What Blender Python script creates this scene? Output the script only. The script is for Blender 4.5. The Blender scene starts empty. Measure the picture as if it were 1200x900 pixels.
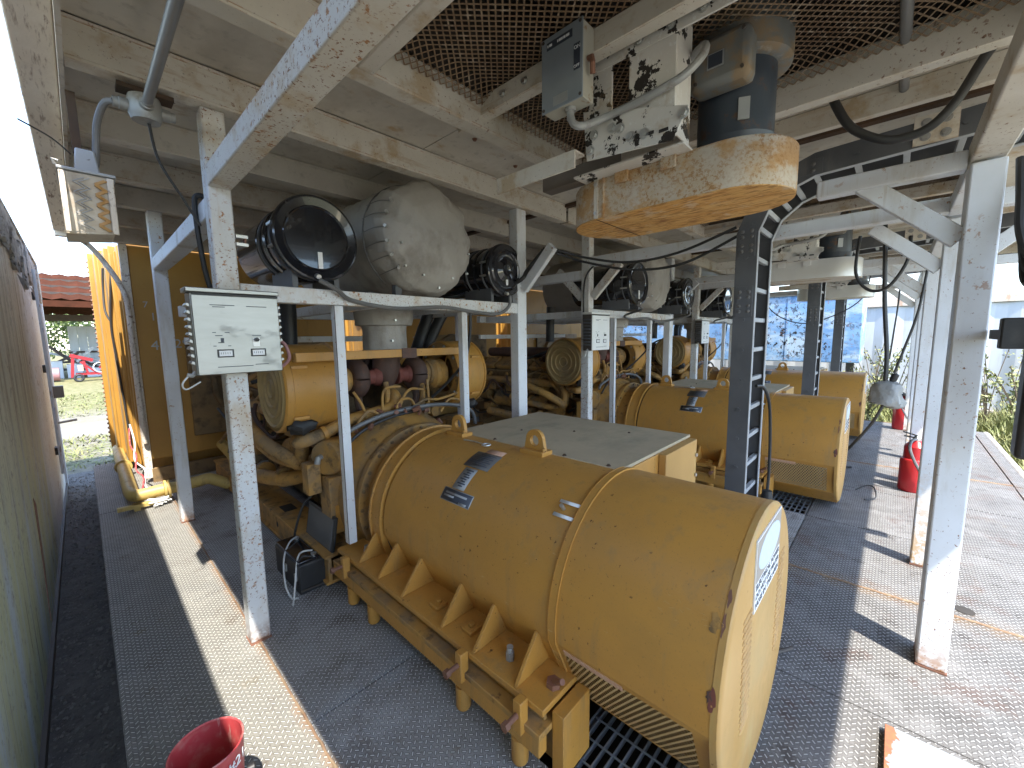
import bpy, bmesh, math, random
from mathutils import Vector, Matrix, Quaternion
random.seed(7)
PI = math.pi
R_ = math.radians
S = bpy.context.scene
COL = S.collection

# ------------------------------------------------------------------ camera
CAM_H = 1.7
def make_camera():
    yaw, pitch, roll = R_(43.365), R_(-6.685), R_(-0.803)
    f = Vector((math.cos(yaw)*math.cos(pitch), math.sin(yaw)*math.cos(pitch), math.sin(pitch)))
    r = Vector((math.sin(yaw), -math.cos(yaw), 0)); u = r.cross(f)
    c, s = math.cos(roll), math.sin(roll)
    r2 = c*r + s*u; u2 = -s*r + c*u
    cd = bpy.data.cameras.new('camera'); cam = bpy.data.objects.new('camera', cd); COL.objects.link(cam)
    cd.sensor_width = 36; cd.lens = 36*475.07/1200; cd.clip_start = 0.02; cd.clip_end = 500
    m = Matrix((r2, u2, -f)).transposed().to_4x4(); m.translation = (0, 0, CAM_H)
    cam.matrix_world = m
    S.camera = cam
make_camera()

# ------------------------------------------------------------------ sky and sun
SUN_EL = R_(60.5); SUN_H = Vector((0.385, 0.923, 0)).normalized()
sun_dir = Vector((SUN_H.x*math.cos(SUN_EL), SUN_H.y*math.cos(SUN_EL), -math.sin(SUN_EL)))
W = bpy.data.worlds.new('World'); S.world = W; W.use_nodes = True
def make_world():
    nt = W.node_tree; N = nt.nodes; L = nt.links
    bg = N['Background']; bg.inputs['Strength'].default_value = 0.15
    sky = N.new('ShaderNodeTexSky'); sky.sky_type = 'NISHITA'; sky.sun_disc = False
    sky.sun_elevation = SUN_EL; sky.sun_rotation = math.atan2(-SUN_H.x, -SUN_H.y)
    sky.air_density = 1.0; sky.dust_density = 0.5; sky.ozone_density = 1.6
    tc = N.new('ShaderNodeTexCoord'); mp = N.new('ShaderNodeMapping'); mp.inputs['Scale'].default_value = (1, 1, 2.2)
    L.new(tc.outputs['Generated'], mp.inputs['Vector'])
    n = N.new('ShaderNodeTexNoise'); n.inputs['Scale'].default_value = 3.2; n.inputs['Detail'].default_value = 7; n.inputs['Roughness'].default_value = .58
    L.new(mp.outputs['Vector'], n.inputs['Vector'])
    r = N.new('ShaderNodeMapRange'); r.inputs[1].default_value = .45; r.inputs[2].default_value = .72
    L.new(n.outputs[0], r.inputs[0])
    mx = N.new('ShaderNodeMix'); mx.data_type = 'RGBA'
    mx.inputs[7].default_value = (1.15, 1.16, 1.18, 1)
    L.new(r.outputs[0], mx.inputs[0]); L.new(sky.outputs[0], mx.inputs[6])
    L.new(mx.outputs[2], bg.inputs['Color'])
make_world()
sd = bpy.data.lights.new('sun', 'SUN'); sd.energy = 2.1; sd.angle = R_(0.55); sd.color = (1, .95, .86)
so = bpy.data.objects.new('sun', sd); COL.objects.link(so); so.location = (-5, -12, 20)
so.rotation_euler = sun_dir.to_track_quat('-Z', 'Y').to_euler()
S.view_settings.view_transform = 'Standard'; S.view_settings.look = 'None'
S.view_settings.exposure = 2.68; S.view_settings.gamma = 1; S.view_settings.use_curve_mapping = False
S.render.engine = 'CYCLES'
S.cycles.max_bounces = 10; S.cycles.diffuse_bounces = 7; S.cycles.glossy_bounces = 4
S.cycles.use_denoising = True
S.cycles.sample_clamp_indirect = 8

# ------------------------------------------------------------------ materials
def _new(name):
    m = bpy.data.materials.new(name); m.use_nodes = True
    return m, m.node_tree.nodes, m.node_tree.links, m.node_tree.nodes['Principled BSDF']
def c4(c): return (c[0], c[1], c[2], 1)
def noise(N, L, vec, scale, detail=5, rough=.6):
    mp = N.new('ShaderNodeMapping'); L.new(vec, mp.inputs['Vector'])
    if isinstance(scale, (int, float)): scale = (scale,)*3
    mp.inputs['Scale'].default_value = scale
    n = N.new('ShaderNodeTexNoise'); n.inputs['Scale'].default_value = 1; n.inputs['Detail'].default_value = detail
    n.inputs['Roughness'].default_value = rough
    L.new(mp.outputs[0], n.inputs['Vector']); return n.outputs[0]
def mapr(N, L, src, a, b, lo=0, hi=1):
    r = N.new('ShaderNodeMapRange'); L.new(src, r.inputs[0])
    for i, v in enumerate((a, b, lo, hi)): r.inputs[i+1].default_value = v
    return r.outputs[0]
def mixc(N, L, fac, a, b):
    x = N.new('ShaderNodeMix'); x.data_type = 'RGBA'
    if isinstance(fac, (int, float)): x.inputs[0].default_value = fac
    else: L.new(fac, x.inputs[0])
    for i, v in ((6, a), (7, b)):
        if isinstance(v, tuple): x.inputs[i].default_value = c4(v)
        else: L.new(v, x.inputs[i])
    return x.outputs[2]
def math_(N, L, op, a, b=None, clamp=False):
    x = N.new('ShaderNodeMath'); x.operation = op; x.use_clamp = clamp
    for i, v in ((0, a), (1, b)):
        if v is None: continue
        if isinstance(v, (int, float)): x.inputs[i].default_value = v
        else: L.new(v, x.inputs[i])
    return x.outputs[0]
RUST = (.20, .075, .025); RUST2 = (.36, .16, .05); DIRT = (.10, .075, .05)
def paint(name, c1, c2=None, rough=.5, metal=0, mott=2.5, over=(), bump=None, spec=.5, coat=0, edge=None, foot=None):
    """over: list of (colour, scale, lo, hi, amount[, gate_scale, gate_lo, gate_hi])"""
    m, N, L, P = _new(name)
    geo = N.new('ShaderNodeNewGeometry'); vec = geo.outputs['Position']
    col = c1
    if c2: col = mixc(N, L, mapr(N, L, noise(N, L, vec, mott, 6), .35, .65), c1, c2)
    rsum = None
    for o in over:
        f = mapr(N, L, noise(N, L, vec, o[1], 6, .65), o[2], o[3], 0, o[4])
        if len(o) > 5:
            g = mapr(N, L, noise(N, L, vec, o[5], 3), o[6], o[7]); f = math_(N, L, 'MULTIPLY', f, g)
        col = mixc(N, L, f, col, o[0])
        rsum = f if rsum is None else math_(N, L, 'MAXIMUM', rsum, f)
    if edge:
        bv = N.new('ShaderNodeBevel'); bv.samples = 4; bv.inputs['Radius'].default_value = edge[1]
        dt = N.new('ShaderNodeVectorMath'); dt.operation = 'DOT_PRODUCT'; L.new(bv.outputs[0], dt.inputs[0]); L.new(geo.outputs['Normal'], dt.inputs[1])
        f = mapr(N, L, dt.outputs['Value'], .995, .86, 0, 1)
        f = math_(N, L, 'MULTIPLY', f, mapr(N, L, noise(N, L, vec, 16, 6, .7), .47, .56, 0, edge[2]))
        col = mixc(N, L, f, col, edge[0]); rsum = f if rsum is None else math_(N, L, 'MAXIMUM', rsum, f)
    if foot:
        sp = N.new('ShaderNodeSeparateXYZ'); L.new(vec, sp.inputs[0])
        f = math_(N, L, 'MULTIPLY', mapr(N, L, sp.outputs[2], 0, foot[1], 1, 0), mapr(N, L, noise(N, L, vec, 22, 6, .7), .40, .56, 0, 1))
        col = mixc(N, L, f, col, foot[0]); rsum = f if rsum is None else math_(N, L, 'MAXIMUM', rsum, f)
    if isinstance(col, tuple): P.inputs['Base Color'].default_value = c4(col)
    else: L.new(col, P.inputs['Base Color'])
    P.inputs['Metallic'].default_value = metal
    P.inputs['Specular IOR Level'].default_value = spec
    if coat: P.inputs['Coat Weight'].default_value = coat
    if rsum is not None:
        L.new(mapr(N, L, rsum, 0, 1, rough, .9), P.inputs['Roughness'])
        if metal: L.new(mapr(N, L, rsum, 0, 1, metal, 0), P.inputs['Metallic'])
    else: P.inputs['Roughness'].default_value = rough
    if bump:
        b = N.new('ShaderNodeBump'); b.inputs['Strength'].default_value = bump[1]; b.inputs['Distance'].default_value = bump[2] if len(bump) > 2 else .01
        L.new(noise(N, L, vec, bump[0], 5), b.inputs['Height']); L.new(b.outputs[0], P.inputs['Normal'])
    return m

def tread_plate(name, c1, c2, stains, rough=.55, seams=(), wearcol=(.88, .88, .87)):
    m, N, L, P = _new(name)
    geo = N.new('ShaderNodeNewGeometry'); vec = geo.outputs['Position']
    sp = N.new('ShaderNodeSeparateXYZ'); L.new(vec, sp.inputs[0])
    k = .70711/.0235
    u = math_(N, L, 'MULTIPLY', math_(N, L, 'ADD', sp.outputs[0], sp.outputs[1]), k)
    v = math_(N, L, 'MULTIPLY', math_(N, L, 'SUBTRACT', sp.outputs[0], sp.outputs[1]), k)
    fu = math_(N, L, 'FLOOR', u); fv = math_(N, L, 'FLOOR', v)
    par = math_(N, L, 'FLOORED_MODULO', math_(N, L, 'ADD', fu, fv), 2.0)
    a = math_(N, L, 'SUBTRACT', math_(N, L, 'FRACT', u), .5); b = math_(N, L, 'SUBTRACT', math_(N, L, 'FRACT', v), .5)
    def sel(x, y):
        q = N.new('ShaderNodeMix'); q.data_type = 'FLOAT'; L.new(par, q.inputs[0]); L.new(x, q.inputs[2]); L.new(y, q.inputs[3]); return q.outputs[0]
    al = sel(a, b); ac = sel(b, a)
    dl = math_(N, L, 'MAXIMUM', math_(N, L, 'SUBTRACT', math_(N, L, 'ABSOLUTE', al), .27), 0.0)
    d = math_(N, L, 'SQRT', math_(N, L, 'ADD', math_(N, L, 'MULTIPLY', dl, dl), math_(N, L, 'MULTIPLY', ac, ac)))
    h = mapr(N, L, d, .065, .125, 1, 0)
    base = mixc(N, L, mapr(N, L, noise(N, L, vec, 1.7, 7), .38, .62), c1, c2)
    for col, sc, lo, hi, amt in stains:
        base = mixc(N, L, mapr(N, L, noise(N, L, vec, sc, 7, .68), lo, hi, 0, amt), base, col)
    for ax, pos, wd, col, amt in seams:
        dd = math_(N, L, 'ABSOLUTE', math_(N, L, 'SUBTRACT', sp.outputs[ax], pos))
        f = math_(N, L, 'MULTIPLY', mapr(N, L, dd, 0, wd, 1, 0), mapr(N, L, noise(N, L, vec, 7, 6, .7), .40, .60, 0, amt)); base = mixc(N, L, f, base, col)
    wbase = base
    base = mixc(N, L, mapr(N, L, noise(N, L, vec, 90, 3), .5, .75, 0, .35), base, (.12, .10, .085))
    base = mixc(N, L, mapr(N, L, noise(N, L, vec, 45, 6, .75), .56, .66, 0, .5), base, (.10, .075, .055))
    base = mixc(N, L, math_(N, L, 'MULTIPLY', mapr(N, L, d, .12, .26, 1, 0), .82), base, (.045, .041, .038))  # dark ring at each lug base: relief shade painted into the colour
    base = mixc(N, L, .36, base, (.03, .03, .03))  # ground between lugs darkened in colour to make up for weak relief shading
    wear = mixc(N, L, .80, wbase, wearcol)  # worn lug tops, also brightened in colour for relief contrast
    base = mixc(N, L, math_(N, L, 'MULTIPLY', h, .97), base, wear)
    L.new(base, P.inputs['Base Color'])
    P.inputs['Roughness'].default_value = rough; P.inputs['Metallic'].default_value = 0
    L.new(mapr(N, L, h, 0, 1, rough+.12, rough-.18), P.inputs['Roughness'])
    bp = N.new('ShaderNodeBump'); bp.inputs['Strength'].default_value = 1; bp.inputs['Distance'].default_value = .004
    nn = noise(N, L, vec, 140, 3)
    L.new(math_(N, L, 'ADD', h, math_(N, L, 'MULTIPLY', nn, .25)), bp.inputs['Height'])
    L.new(bp.outputs[0], P.inputs['Normal'])
    return m

M = {}
GOLD = (.52, .258, .050); GOLD2 = (.465, .232, .050)
M['gold'] = paint('gold_paint', GOLD, GOLD2, .44, over=[((.38, .205, .05), (1.5, 1.5, 3), .50, .70, .5), ((.30, .20, .09), (14, 14, 1.6), .54, .68, .45), ((.56, .33, .09), (3, 2, 3), .56, .70, .3), ((.60, .46, .25), (40, 8, 40), .66, .70, .6, 3, .5, .62), ((.07, .03, .015), 40, .645, .67, .95, 2.6, .44, .58), ((.20, .13, .06), 130, .60, .68, .5)], bump=(7, .10, .012), edge=((.16, .08, .035), .006, .8))
M['gold_end'] = paint('gold_cover_paint', (.52, .30, .095), (.46, .26, .075), .45, over=[((.42, .30, .14), (2, 2, 2), .52, .70, .6), ((.44, .40, .15), (9, 9, 1.5), .56, .70, .4), ((.12, .05, .02), 40, .66, .69, .9, 3, .5, .62)], edge=((.16, .08, .035), .006, .8))
M['gold_dusty'] = paint('dusty_gold_paint', (.47, .25, .060), (.34, .19, .058), .6, over=[((.24, .17, .10), 5, .48, .64, .8), ((.06, .045, .03), 9, .54, .66, .7), ((.09, .045, .02), 20, .62, .7, .8, 3, .45, .6)], bump=(20, .15, .01))
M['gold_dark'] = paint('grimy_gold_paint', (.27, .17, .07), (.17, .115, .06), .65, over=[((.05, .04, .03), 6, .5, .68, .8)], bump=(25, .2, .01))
M['gold_grey'] = paint('dust_covered_gold_top', (.50, .41, .27), (.42, .345, .23), .7, over=[((.30, .27, .18), (2, 4, 2), .5, .72, .7), ((.25, .24, .17), 3, .55, .68, .5), ((.06, .05, .04), 60, .72, .75, .8)])
M['rad_gold'] = paint('radiator_gold_paint', (.44, .235, .042), (.38, .20, .038), .5, over=[((.30, .17, .05), (8, 8, 1.2), .55, .7, .6), ((.10, .05, .02), 30, .68, .72, .8, 2, .45, .6)])
WH = (.72, .74, .77); WH2 = (.63, .64, .65)
M['white'] = paint('weathered_white_paint', WH, WH2, .45, over=[((.44, .38, .29), (5, 5, 1), .55, .70, .6), ((.36, .26, .16), (20, 20, 1.1), .60, .70, .5, 2, .45, .6), (RUST2, 24, .61, .65, .9, 2.5, .46, .60), (RUST, 70, .635, .665, .95, 3.0, .42, .56)], bump=(30, .08, .005), edge=(RUST2, .005, .75), foot=(RUST2, .16))
M['white_rusty'] = paint('rust_spotted_white_paint', (.68, .69, .70), (.60, .60, .58), .5, over=[((.50, .38, .24), (4, 4, 2), .50, .66, .65), ((.42, .26, .11), (16, 16, 1.6), .57, .68, .6, 2, .42, .6), (RUST2, 30, .575, .62, .95, 2.5, .40, .56), (RUST, 85, .59, .625, .95, 3, .38, .52)], bump=(30, .1, .005), edge=(RUST, .006, .95), foot=(RUST, .14))
M['cream_beam'] = paint('stained_cream_paint', (.68, .63, .55), (.57, .52, .44), .55, over=[((.44, .30, .15), (5, 5, 5), .54, .66, .65), ((.40, .25, .11), (2.2, 2.2, 16), .58, .68, .5), (RUST, 45, .60, .65, .85, 2, .42, .58), ((.10, .08, .06), 90, .64, .68, .7)], bump=(40, .1, .005), edge=(RUST2, .006, .8))
M['tan_white'] = paint('tan_stained_white_paint', (.66, .63, .57), (.58, .53, .45), .5, over=[((.50, .35, .18), (5, 5, 5), .50, .66, .65), (RUST2, 30, .575, .62, .9, 2.5, .40, .56), (RUST, 85, .585, .62, .95, 3, .36, .50)], bump=(30, .1, .005), edge=(RUST, .006, .95))
M['white_foot'] = paint('white_paint_rusty_foot', WH, WH2, .45, over=[((.44, .38, .29), (5, 5, 1), .55, .70, .6), (RUST, 70, .635, .665, .95, 3.0, .42, .56)], bump=(30, .08, .005), edge=(RUST2, .005, .75), foot=((.50, .31, .13), .85))
M['cream'] = paint('ceiling_cream_paint', (.66, .61, .53), (.55, .505, .435), .6, mott=1.2, over=[((.38, .33, .27), (1.4, 1.0, 1), .50, .68, .7), ((.42, .27, .12), (3, 5, 3), .57, .68, .75), ((.30, .27, .23), 14, .56, .70, .5), ((.05, .03, .02), 26, .70, .715, 1)], bump=(3, .08, .02))
M['dark_joint'] = paint('joint_rust', (.10, .055, .03), (.05, .035, .025), .9)
M['eave'] = paint('eave_paint', (.74, .68, .59), (.64, .57, .48), .6, over=[((.22, .15, .11), (60, 6, 30), .55, .66, .7), ((.16, .08, .05), (30, 4, 30), .60, .66, .8)], bump=(40, .2, .006))
M['rust_orange'] = paint('orange_rust', (.60, .30, .075), (.70, .42, .15), .7, mott=(16, 3, 16), over=[((.30, .13, .035), (70, 14, 70), .50, .60, .8), ((.66, .54, .40), 9, .56, .66, .6), ((.22, .09, .03), 5, .56, .66, .6), ((.05, .03, .02), 50, .70, .72, .8)], bump=(60, .15, .004))
M['guard_side'] = paint('rust_stained_cream', (.60, .54, .45), (.52, .42, .29), .55, mott=6, over=[((.52, .28, .085), (7, 7, 9), .46, .58, .75), ((.36, .17, .05), 75, .51, .59, .8, 3, .36, .54), ((.30, .13, .04), 28, .58, .66, .7, 4, .42, .58), ((.05, .03, .02), 45, .70, .72, .8)], bump=(60, .12, .004), edge=((.36, .16, .05), .02, .9))
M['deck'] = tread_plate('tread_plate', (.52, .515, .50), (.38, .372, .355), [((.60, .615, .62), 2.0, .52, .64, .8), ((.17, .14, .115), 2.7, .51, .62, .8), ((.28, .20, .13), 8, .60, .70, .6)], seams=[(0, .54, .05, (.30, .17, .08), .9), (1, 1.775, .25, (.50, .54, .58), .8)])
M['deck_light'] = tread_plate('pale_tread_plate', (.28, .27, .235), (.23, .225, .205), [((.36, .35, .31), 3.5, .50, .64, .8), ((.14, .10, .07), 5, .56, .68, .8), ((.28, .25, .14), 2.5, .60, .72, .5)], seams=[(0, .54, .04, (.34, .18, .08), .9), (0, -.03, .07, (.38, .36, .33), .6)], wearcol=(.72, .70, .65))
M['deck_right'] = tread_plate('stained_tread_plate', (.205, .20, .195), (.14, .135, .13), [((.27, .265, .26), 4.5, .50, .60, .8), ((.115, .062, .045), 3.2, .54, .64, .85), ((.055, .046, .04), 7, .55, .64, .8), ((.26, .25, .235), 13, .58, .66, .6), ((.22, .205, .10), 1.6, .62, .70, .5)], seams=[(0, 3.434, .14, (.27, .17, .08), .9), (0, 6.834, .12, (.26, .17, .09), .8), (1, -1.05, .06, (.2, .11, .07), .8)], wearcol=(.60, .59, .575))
M['deck_side'] = paint('deck_beam', (.40, .39, .38), (.28, .26, .24), .7, over=[(RUST, 20, .58, .66, .7)])
M['weld'] = paint('rusty_weld', (.22, .12, .07), (.30, .22, .14), .8, mott=14, bump=(90, .5, .01))
M['galv'] = paint('galvanised_steel', (.36, .40, .45), (.28, .31, .35), .4, metal=.6, over=[((.16, .13, .11), 12, .58, .68, .6)])
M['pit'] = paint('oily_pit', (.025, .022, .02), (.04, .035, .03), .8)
M['charcoal'] = paint('charcoal_fibreglass', (.085, .09, .10), (.12, .125, .135), .5, over=[((.20, .19, .18), (6, 6, 2), .58, .75, .5)], bump=(50, .05, .004))
M['rung'] = paint('pale_rung', (.42, .44, .46), (.34, .35, .36), .45, over=[((.15, .13, .12), 14, .6, .7, .6)])
M['alu'] = paint('brushed_aluminium', (.34, .345, .335), (.28, .285, .27), .40, metal=.92, mott=(2, 2, 9), over=[((.22, .22, .19), (5, 5, 9), .58, .72, .3), ((.35, .33, .30), (40, 40, 6), .66, .70, .4)])
M['alu_white'] = paint('pale_aluminium', (.80, .80, .77), (.72, .72, .69), .4, metal=.2)
M['dark_brown'] = paint('dark_brown_steel', (.075, .06, .05), (.05, .042, .036), .55)
M['steel_brown'] = paint('grimy_grey_steel', (.20, .17, .14), (.14, .115, .095), .6)
M['black_gloss'] = paint('black_gloss_enamel', (.011, .012, .016), (.018, .018, .022), .14, over=[((.12, .10, .08), 9, .62, .78, .35)], coat=.6)
M['black'] = paint('black_plastic', (.014, .014, .016), (.03, .03, .03), .5, over=[((.10, .09, .08), 8, .58, .74, .35)])
M['rubber'] = paint('cable_rubber', (.02, .02, .021), (.035, .034, .033), .5)
M['hose_grey'] = paint('grey_flexible_conduit', (.11, .11, .11), (.17, .165, .16), .42)
M['pipe_grey'] = paint('grey_conduit', (.20, .20, .20), (.26, .255, .25), .4, metal=.3)
M['cast_grey'] = paint('cast_grey_metal', (.40, .40, .39), (.30, .30, .29), .5, metal=.3, over=[((.16, .13, .10), 15, .55, .68, .6)])
M['blanket'] = paint('grey_insulation_cloth', (.40, .375, .34), (.33, .31, .28), .85, over=[((.20, .18, .155), (4, 4, 3), .52, .7, .7), ((.38, .37, .35), 9, .58, .7, .4)], bump=(30, .35, .012))
M['stud'] = paint('steel_stud', (.6, .6, .58), None, .35, metal=.8)
M['motor'] = paint('slate_blue_motor', (.055, .068, .088), (.038, .048, .062), .36, over=[((.14, .13, .12), (6, 6, 2), .52, .7, .6), ((.16, .08, .04), 12, .57, .66, .7)])
M['motor_dirty'] = paint('rusty_grey_cover', (.19, .195, .19), (.13, .135, .13), .5, over=[((.27, .18, .09), 8, .48, .60, .75), ((.40, .38, .33), 14, .6, .7, .5)])
M['peel'] = paint('peeling_white_paint', (.70, .67, .62), (.60, .56, .51), .5, over=[((.03, .024, .02), 9, .565, .575, 1), ((.42, .28, .14), 6, .58, .68, .6), ((.75, .74, .72), 45, .6, .64, .7)], bump=(12, .3, .012))
M['box_grey'] = paint('blue_grey_enamel', (.25, .28, .31), (.22, .25, .275), .5, over=[((.14, .12, .10), 34, .70, .73, .9)])
M['box_cream'] = paint('dirty_cream_enamel', (.46, .44, .37), (.38, .36, .30), .5, over=[((.25, .13, .05), 13, .60, .68, .8)])
M['lettering'] = paint('white_lettering', (.75, .77, .80), None, .6)
M['dark_ink'] = paint('dark_ink', (.04, .05, .07), None, .5)
M['label_blue'] = paint('pale_blue_label', (.55, .64, .74), (.62, .70, .78), .4, mott=60)
M['label_white'] = paint('label_white', (.78, .79, .80), None, .45)
M['label_grey'] = paint('label_taupe', (.36, .31, .26), None, .5)
M['plate_dark'] = paint('dark_nameplate', (.05, .06, .085), (.07, .08, .10), .4, metal=.3)
M['plate_grey'] = paint('worn_nameplate', (.17, .165, .16), (.13, .125, .12), .45, metal=.3)
M['plate_alu'] = paint('etched_plate', (.42, .43, .43), (.33, .34, .35), .45, metal=.4)
M['pink'] = paint('faded_red_label', (.62, .42, .30), (.55, .30, .2), .6, mott=60)
M['tan_rust'] = paint('tan_rust_stain', (.50, .36, .20), (.60, .50, .36), .7, mott=6, over=[((.34, .15, .05), 14, .52, .66, .8), ((.06, .03, .02), 40, .66, .7, .9)])
M['red'] = paint('red_enamel', (.42, .018, .022), (.34, .015, .02), .32)
M['red_dull'] = paint('faded_red_plastic', (.46, .055, .06), (.38, .05, .055), .45, over=[((.50, .25, .20), 12, .52, .70, .6), ((.55, .35, .30), (60, 60, 8), .62, .68, .6), ((.16, .03, .03), 7, .56, .70, .6)], edge=((.62, .36, .32), .006, .9))
M['disc'] = paint('taupe_dusty_disc', (.42, .30, .13), (.33, .23, .10), .65, over=[((.22, .17, .11), 6, .52, .68, .6)])
M['turbo'] = paint('rusty_turbo_iron', (.10, .055, .04), (.06, .04, .035), .7, over=[((.16, .08, .05), 15, .5, .66, .7)], bump=(60, .2, .004))
M['turbo_red'] = paint('red_rust_iron', (.20, .06, .045), (.13, .04, .03), .7)
M['copper'] = paint('rusty_bolt_steel', (.24, .11, .07), (.17, .08, .05), .6)
M['gravel'] = paint('dark_gravel', (.16, .15, .14), (.10, .095, .09), .95, mott=9, over=[((.30, .29, .27), 40, .58, .68, .7), ((.05, .045, .04), 25, .55, .7, .7)], bump=(45, 1, .02))
M['stone'] = paint('gravel_stone', (.24, .23, .21), (.13, .125, .12), .9, mott=12)
def ground_mat():
    m, N, L, P = _new('dry_dirt_and_grass')
    geo = N.new('ShaderNodeNewGeometry'); vec = geo.outputs['Position']
    dirt = mixc(N, L, mapr(N, L, noise(N, L, vec, 1.1, 7), .38, .62), (.235, .215, .185), (.18, .16, .13))
    dirt = mixc(N, L, mapr(N, L, noise(N, L, vec, 14, 6), .55, .7, 0, .6), dirt, (.26, .24, .21))
    grass = mixc(N, L, mapr(N, L, noise(N, L, vec, 5, 6), .4, .62), (.12, .12, .04), (.22, .195, .10))
    sp = N.new('ShaderNodeSeparateXYZ'); L.new(vec, sp.inputs[0])
    far = mapr(N, L, math_(N, L, 'ADD', sp.outputs[1], math_(N, L, 'MULTIPLY', noise(N, L, vec, .5, 4), 7.0)), 18, 23)
    near = mapr(N, L, math_(N, L, 'ADD', sp.outputs[1], math_(N, L, 'MULTIPLY', noise(N, L, vec, .9, 5), 5.0)), 13.2, 15.2, 1, 0)
    patch = mapr(N, L, noise(N, L, vec, 1.6, 6), .44, .6, 0, .55)
    f = math_(N, L, 'MAXIMUM', far, math_(N, L, 'MULTIPLY', near, patch))
    xr = mapr(N, L, sp.outputs[0], 7, 10); f = math_(N, L, 'MAXIMUM', f, xr)
    L.new(mixc(N, L, f, dirt, grass), P.inputs['Base Color']); P.inputs['Roughness'].default_value = .95
    b = N.new('ShaderNodeBump'); b.inputs['Strength'].default_value = .8; b.inputs['Distance'].default_value = .03
    L.new(noise(N, L, vec, 22, 5), b.inputs['Height']); L.new(b.outputs[0], P.inputs['Normal'])
    return m
M['ground'] = ground_mat()
def wall_mat():
    m, N, L, P = _new('streaked_wall_paint')
    geo = N.new('ShaderNodeNewGeometry'); vec = geo.outputs['Position']
    sp = N.new('ShaderNodeSeparateXYZ'); L.new(vec, sp.inputs[0])
    n1 = noise(N, L, vec, (1, 5.5, .35), 7, .7); n2 = noise(N, L, vec, (1, 16, .8), 7, .75); n3 = noise(N, L, vec, 1.3, 4)
    col = mixc(N, L, mapr(N, L, n1, .45, .57), (.62, .60, .49), (.37, .31, .21))
    zz = math_(N, L, 'ADD', sp.outputs[2], math_(N, L, 'MULTIPLY', n3, .7))
    low = mapr(N, L, zz, .95, 1.75, 1, 0)
    col = mixc(N, L, low, col, mixc(N, L, mapr(N, L, n1, .46, .60), (.52, .54, .33), (.50, .57, .60)))
    hi = mapr(N, L, zz, 1.9, 2.3)
    hp = math_(N, L, 'MULTIPLY', hi, mapr(N, L, n2, .47, .56))
    col = mixc(N, L, hp, col, (.80, .76, .70))
    mid = math_(N, L, 'MULTIPLY', mapr(N, L, n2, .52, .62), math_(N, L, 'SUBTRACT', 1.0, low))
    col = mixc(N, L, math_(N, L, 'MULTIPLY', mid, .7), col, (.64, .58, .44))
    drip = mapr(N, L, noise(N, L, vec, (1, 22, .9), 5), .62, .68, 0, .8)
    col = mixc(N, L, drip, col, (.10, .06, .04))
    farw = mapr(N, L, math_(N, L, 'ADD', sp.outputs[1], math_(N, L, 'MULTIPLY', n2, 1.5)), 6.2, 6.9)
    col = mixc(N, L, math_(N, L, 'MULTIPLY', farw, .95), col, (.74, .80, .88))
    ch = math_(N, L, 'MULTIPLY', mapr(N, L, noise(N, L, vec, 9, 7, .7), .55, .58), mapr(N, L, n3, .42, .6))
    col = mixc(N, L, math_(N, L, 'MULTIPLY', ch, .7), col, mixc(N, L, mapr(N, L, noise(N, L, vec, 3, 4), .45, .55), (.52, .54, .53), (.17, .13, .09)))
    col = mixc(N, L, mapr(N, L, noise(N, L, vec, 30, 5), .58, .70, 0, .6), col, (.13, .10, .07))
    L.new(col, P.inputs['Base Color']); P.inputs['Roughness'].default_value = .55
    b = N.new('ShaderNodeBump'); b.inputs['Strength'].default_value = .25; b.inputs['Distance'].default_value = .012
    L.new(n2, b.inputs['Height']); L.new(b.outputs[0], P.inputs['Normal'])
    return m
M['wall'] = wall_mat()
M['wall_white'] = paint('chipped_white_trim', (.58, .63, .70), (.50, .54, .60), .5, over=[((.22, .13, .09), (10, 10, 3), .60, .68, .8), ((.12, .20, .42), (14, 14, 5), .64, .69, .6)])
M['rotten'] = paint('rotten_grey_board', (.52, .50, .46), (.30, .275, .25), .9, mott=(5, 2, 9), over=[((.05, .04, .035), (20, 5, 20), .54, .64, .8), ((.55, .53, .50), (9, 9, 5), .60, .68, .7)], bump=(25, .8, .03))
M['cont_white'] = paint('dirty_white_container', (.50, .52, .54), (.42, .43, .43), .6, mott=(1, 1.5, .4), over=[((.34, .30, .25), (3, 5, .7), .56, .70, .7), ((.30, .16, .09), (3, 14, 1), .66, .72, .7)])
M['cont_top'] = paint('rust_stained_cream_rail', (.62, .57, .48), (.55, .45, .36), .7, over=[((.40, .22, .13), (3, 6, 3), .54, .66, .7)])
M['blue'] = paint('peeling_blue_paint', (.13, .27, .50), (.22, .38, .58), .5, mott=(1, 1.2, 2), over=[((.42, .53, .62), (1, 1.2, 3), .48, .60, .85), ((.42, .20, .14), 3.2, .60, .68, .8, 1.2, .42, .6), ((.02, .02, .025), 12, .55, .565, 1, 1.0, .36, .58), ((.30, .15, .10), 20, .60, .63, .9)])
M['siding'] = paint('grey_siding', (.50, .53, .55), (.42, .44, .46), .6, mott=(3, 3, .5))
M['roof_red'] = paint('red_brown_roof', (.075, .026, .015), (.05, .02, .012), .95, mott=(2, 2, 2), spec=.05)
M['post_dark'] = paint('dark_timber', (.07, .05, .04), (.045, .035, .03), .8)
M['mach_red'] = paint('bright_red_machine', (.34, .018, .022), (.28, .015, .02), .4)
M['pink_pipe'] = paint('faded_pink_pipe', (.35, .17, .17), (.30, .15, .15), .5)
M['leaf'] = paint('leaf_green', (.075, .12, .025), (.12, .165, .035), .6, mott=3)
M['leaf_light'] = paint('weed_green', (.15, .175, .045), (.23, .22, .085), .6, mott=4)
M['bark'] = paint('bark', (.12, .09, .06), (.08, .06, .04), .9)
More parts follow.
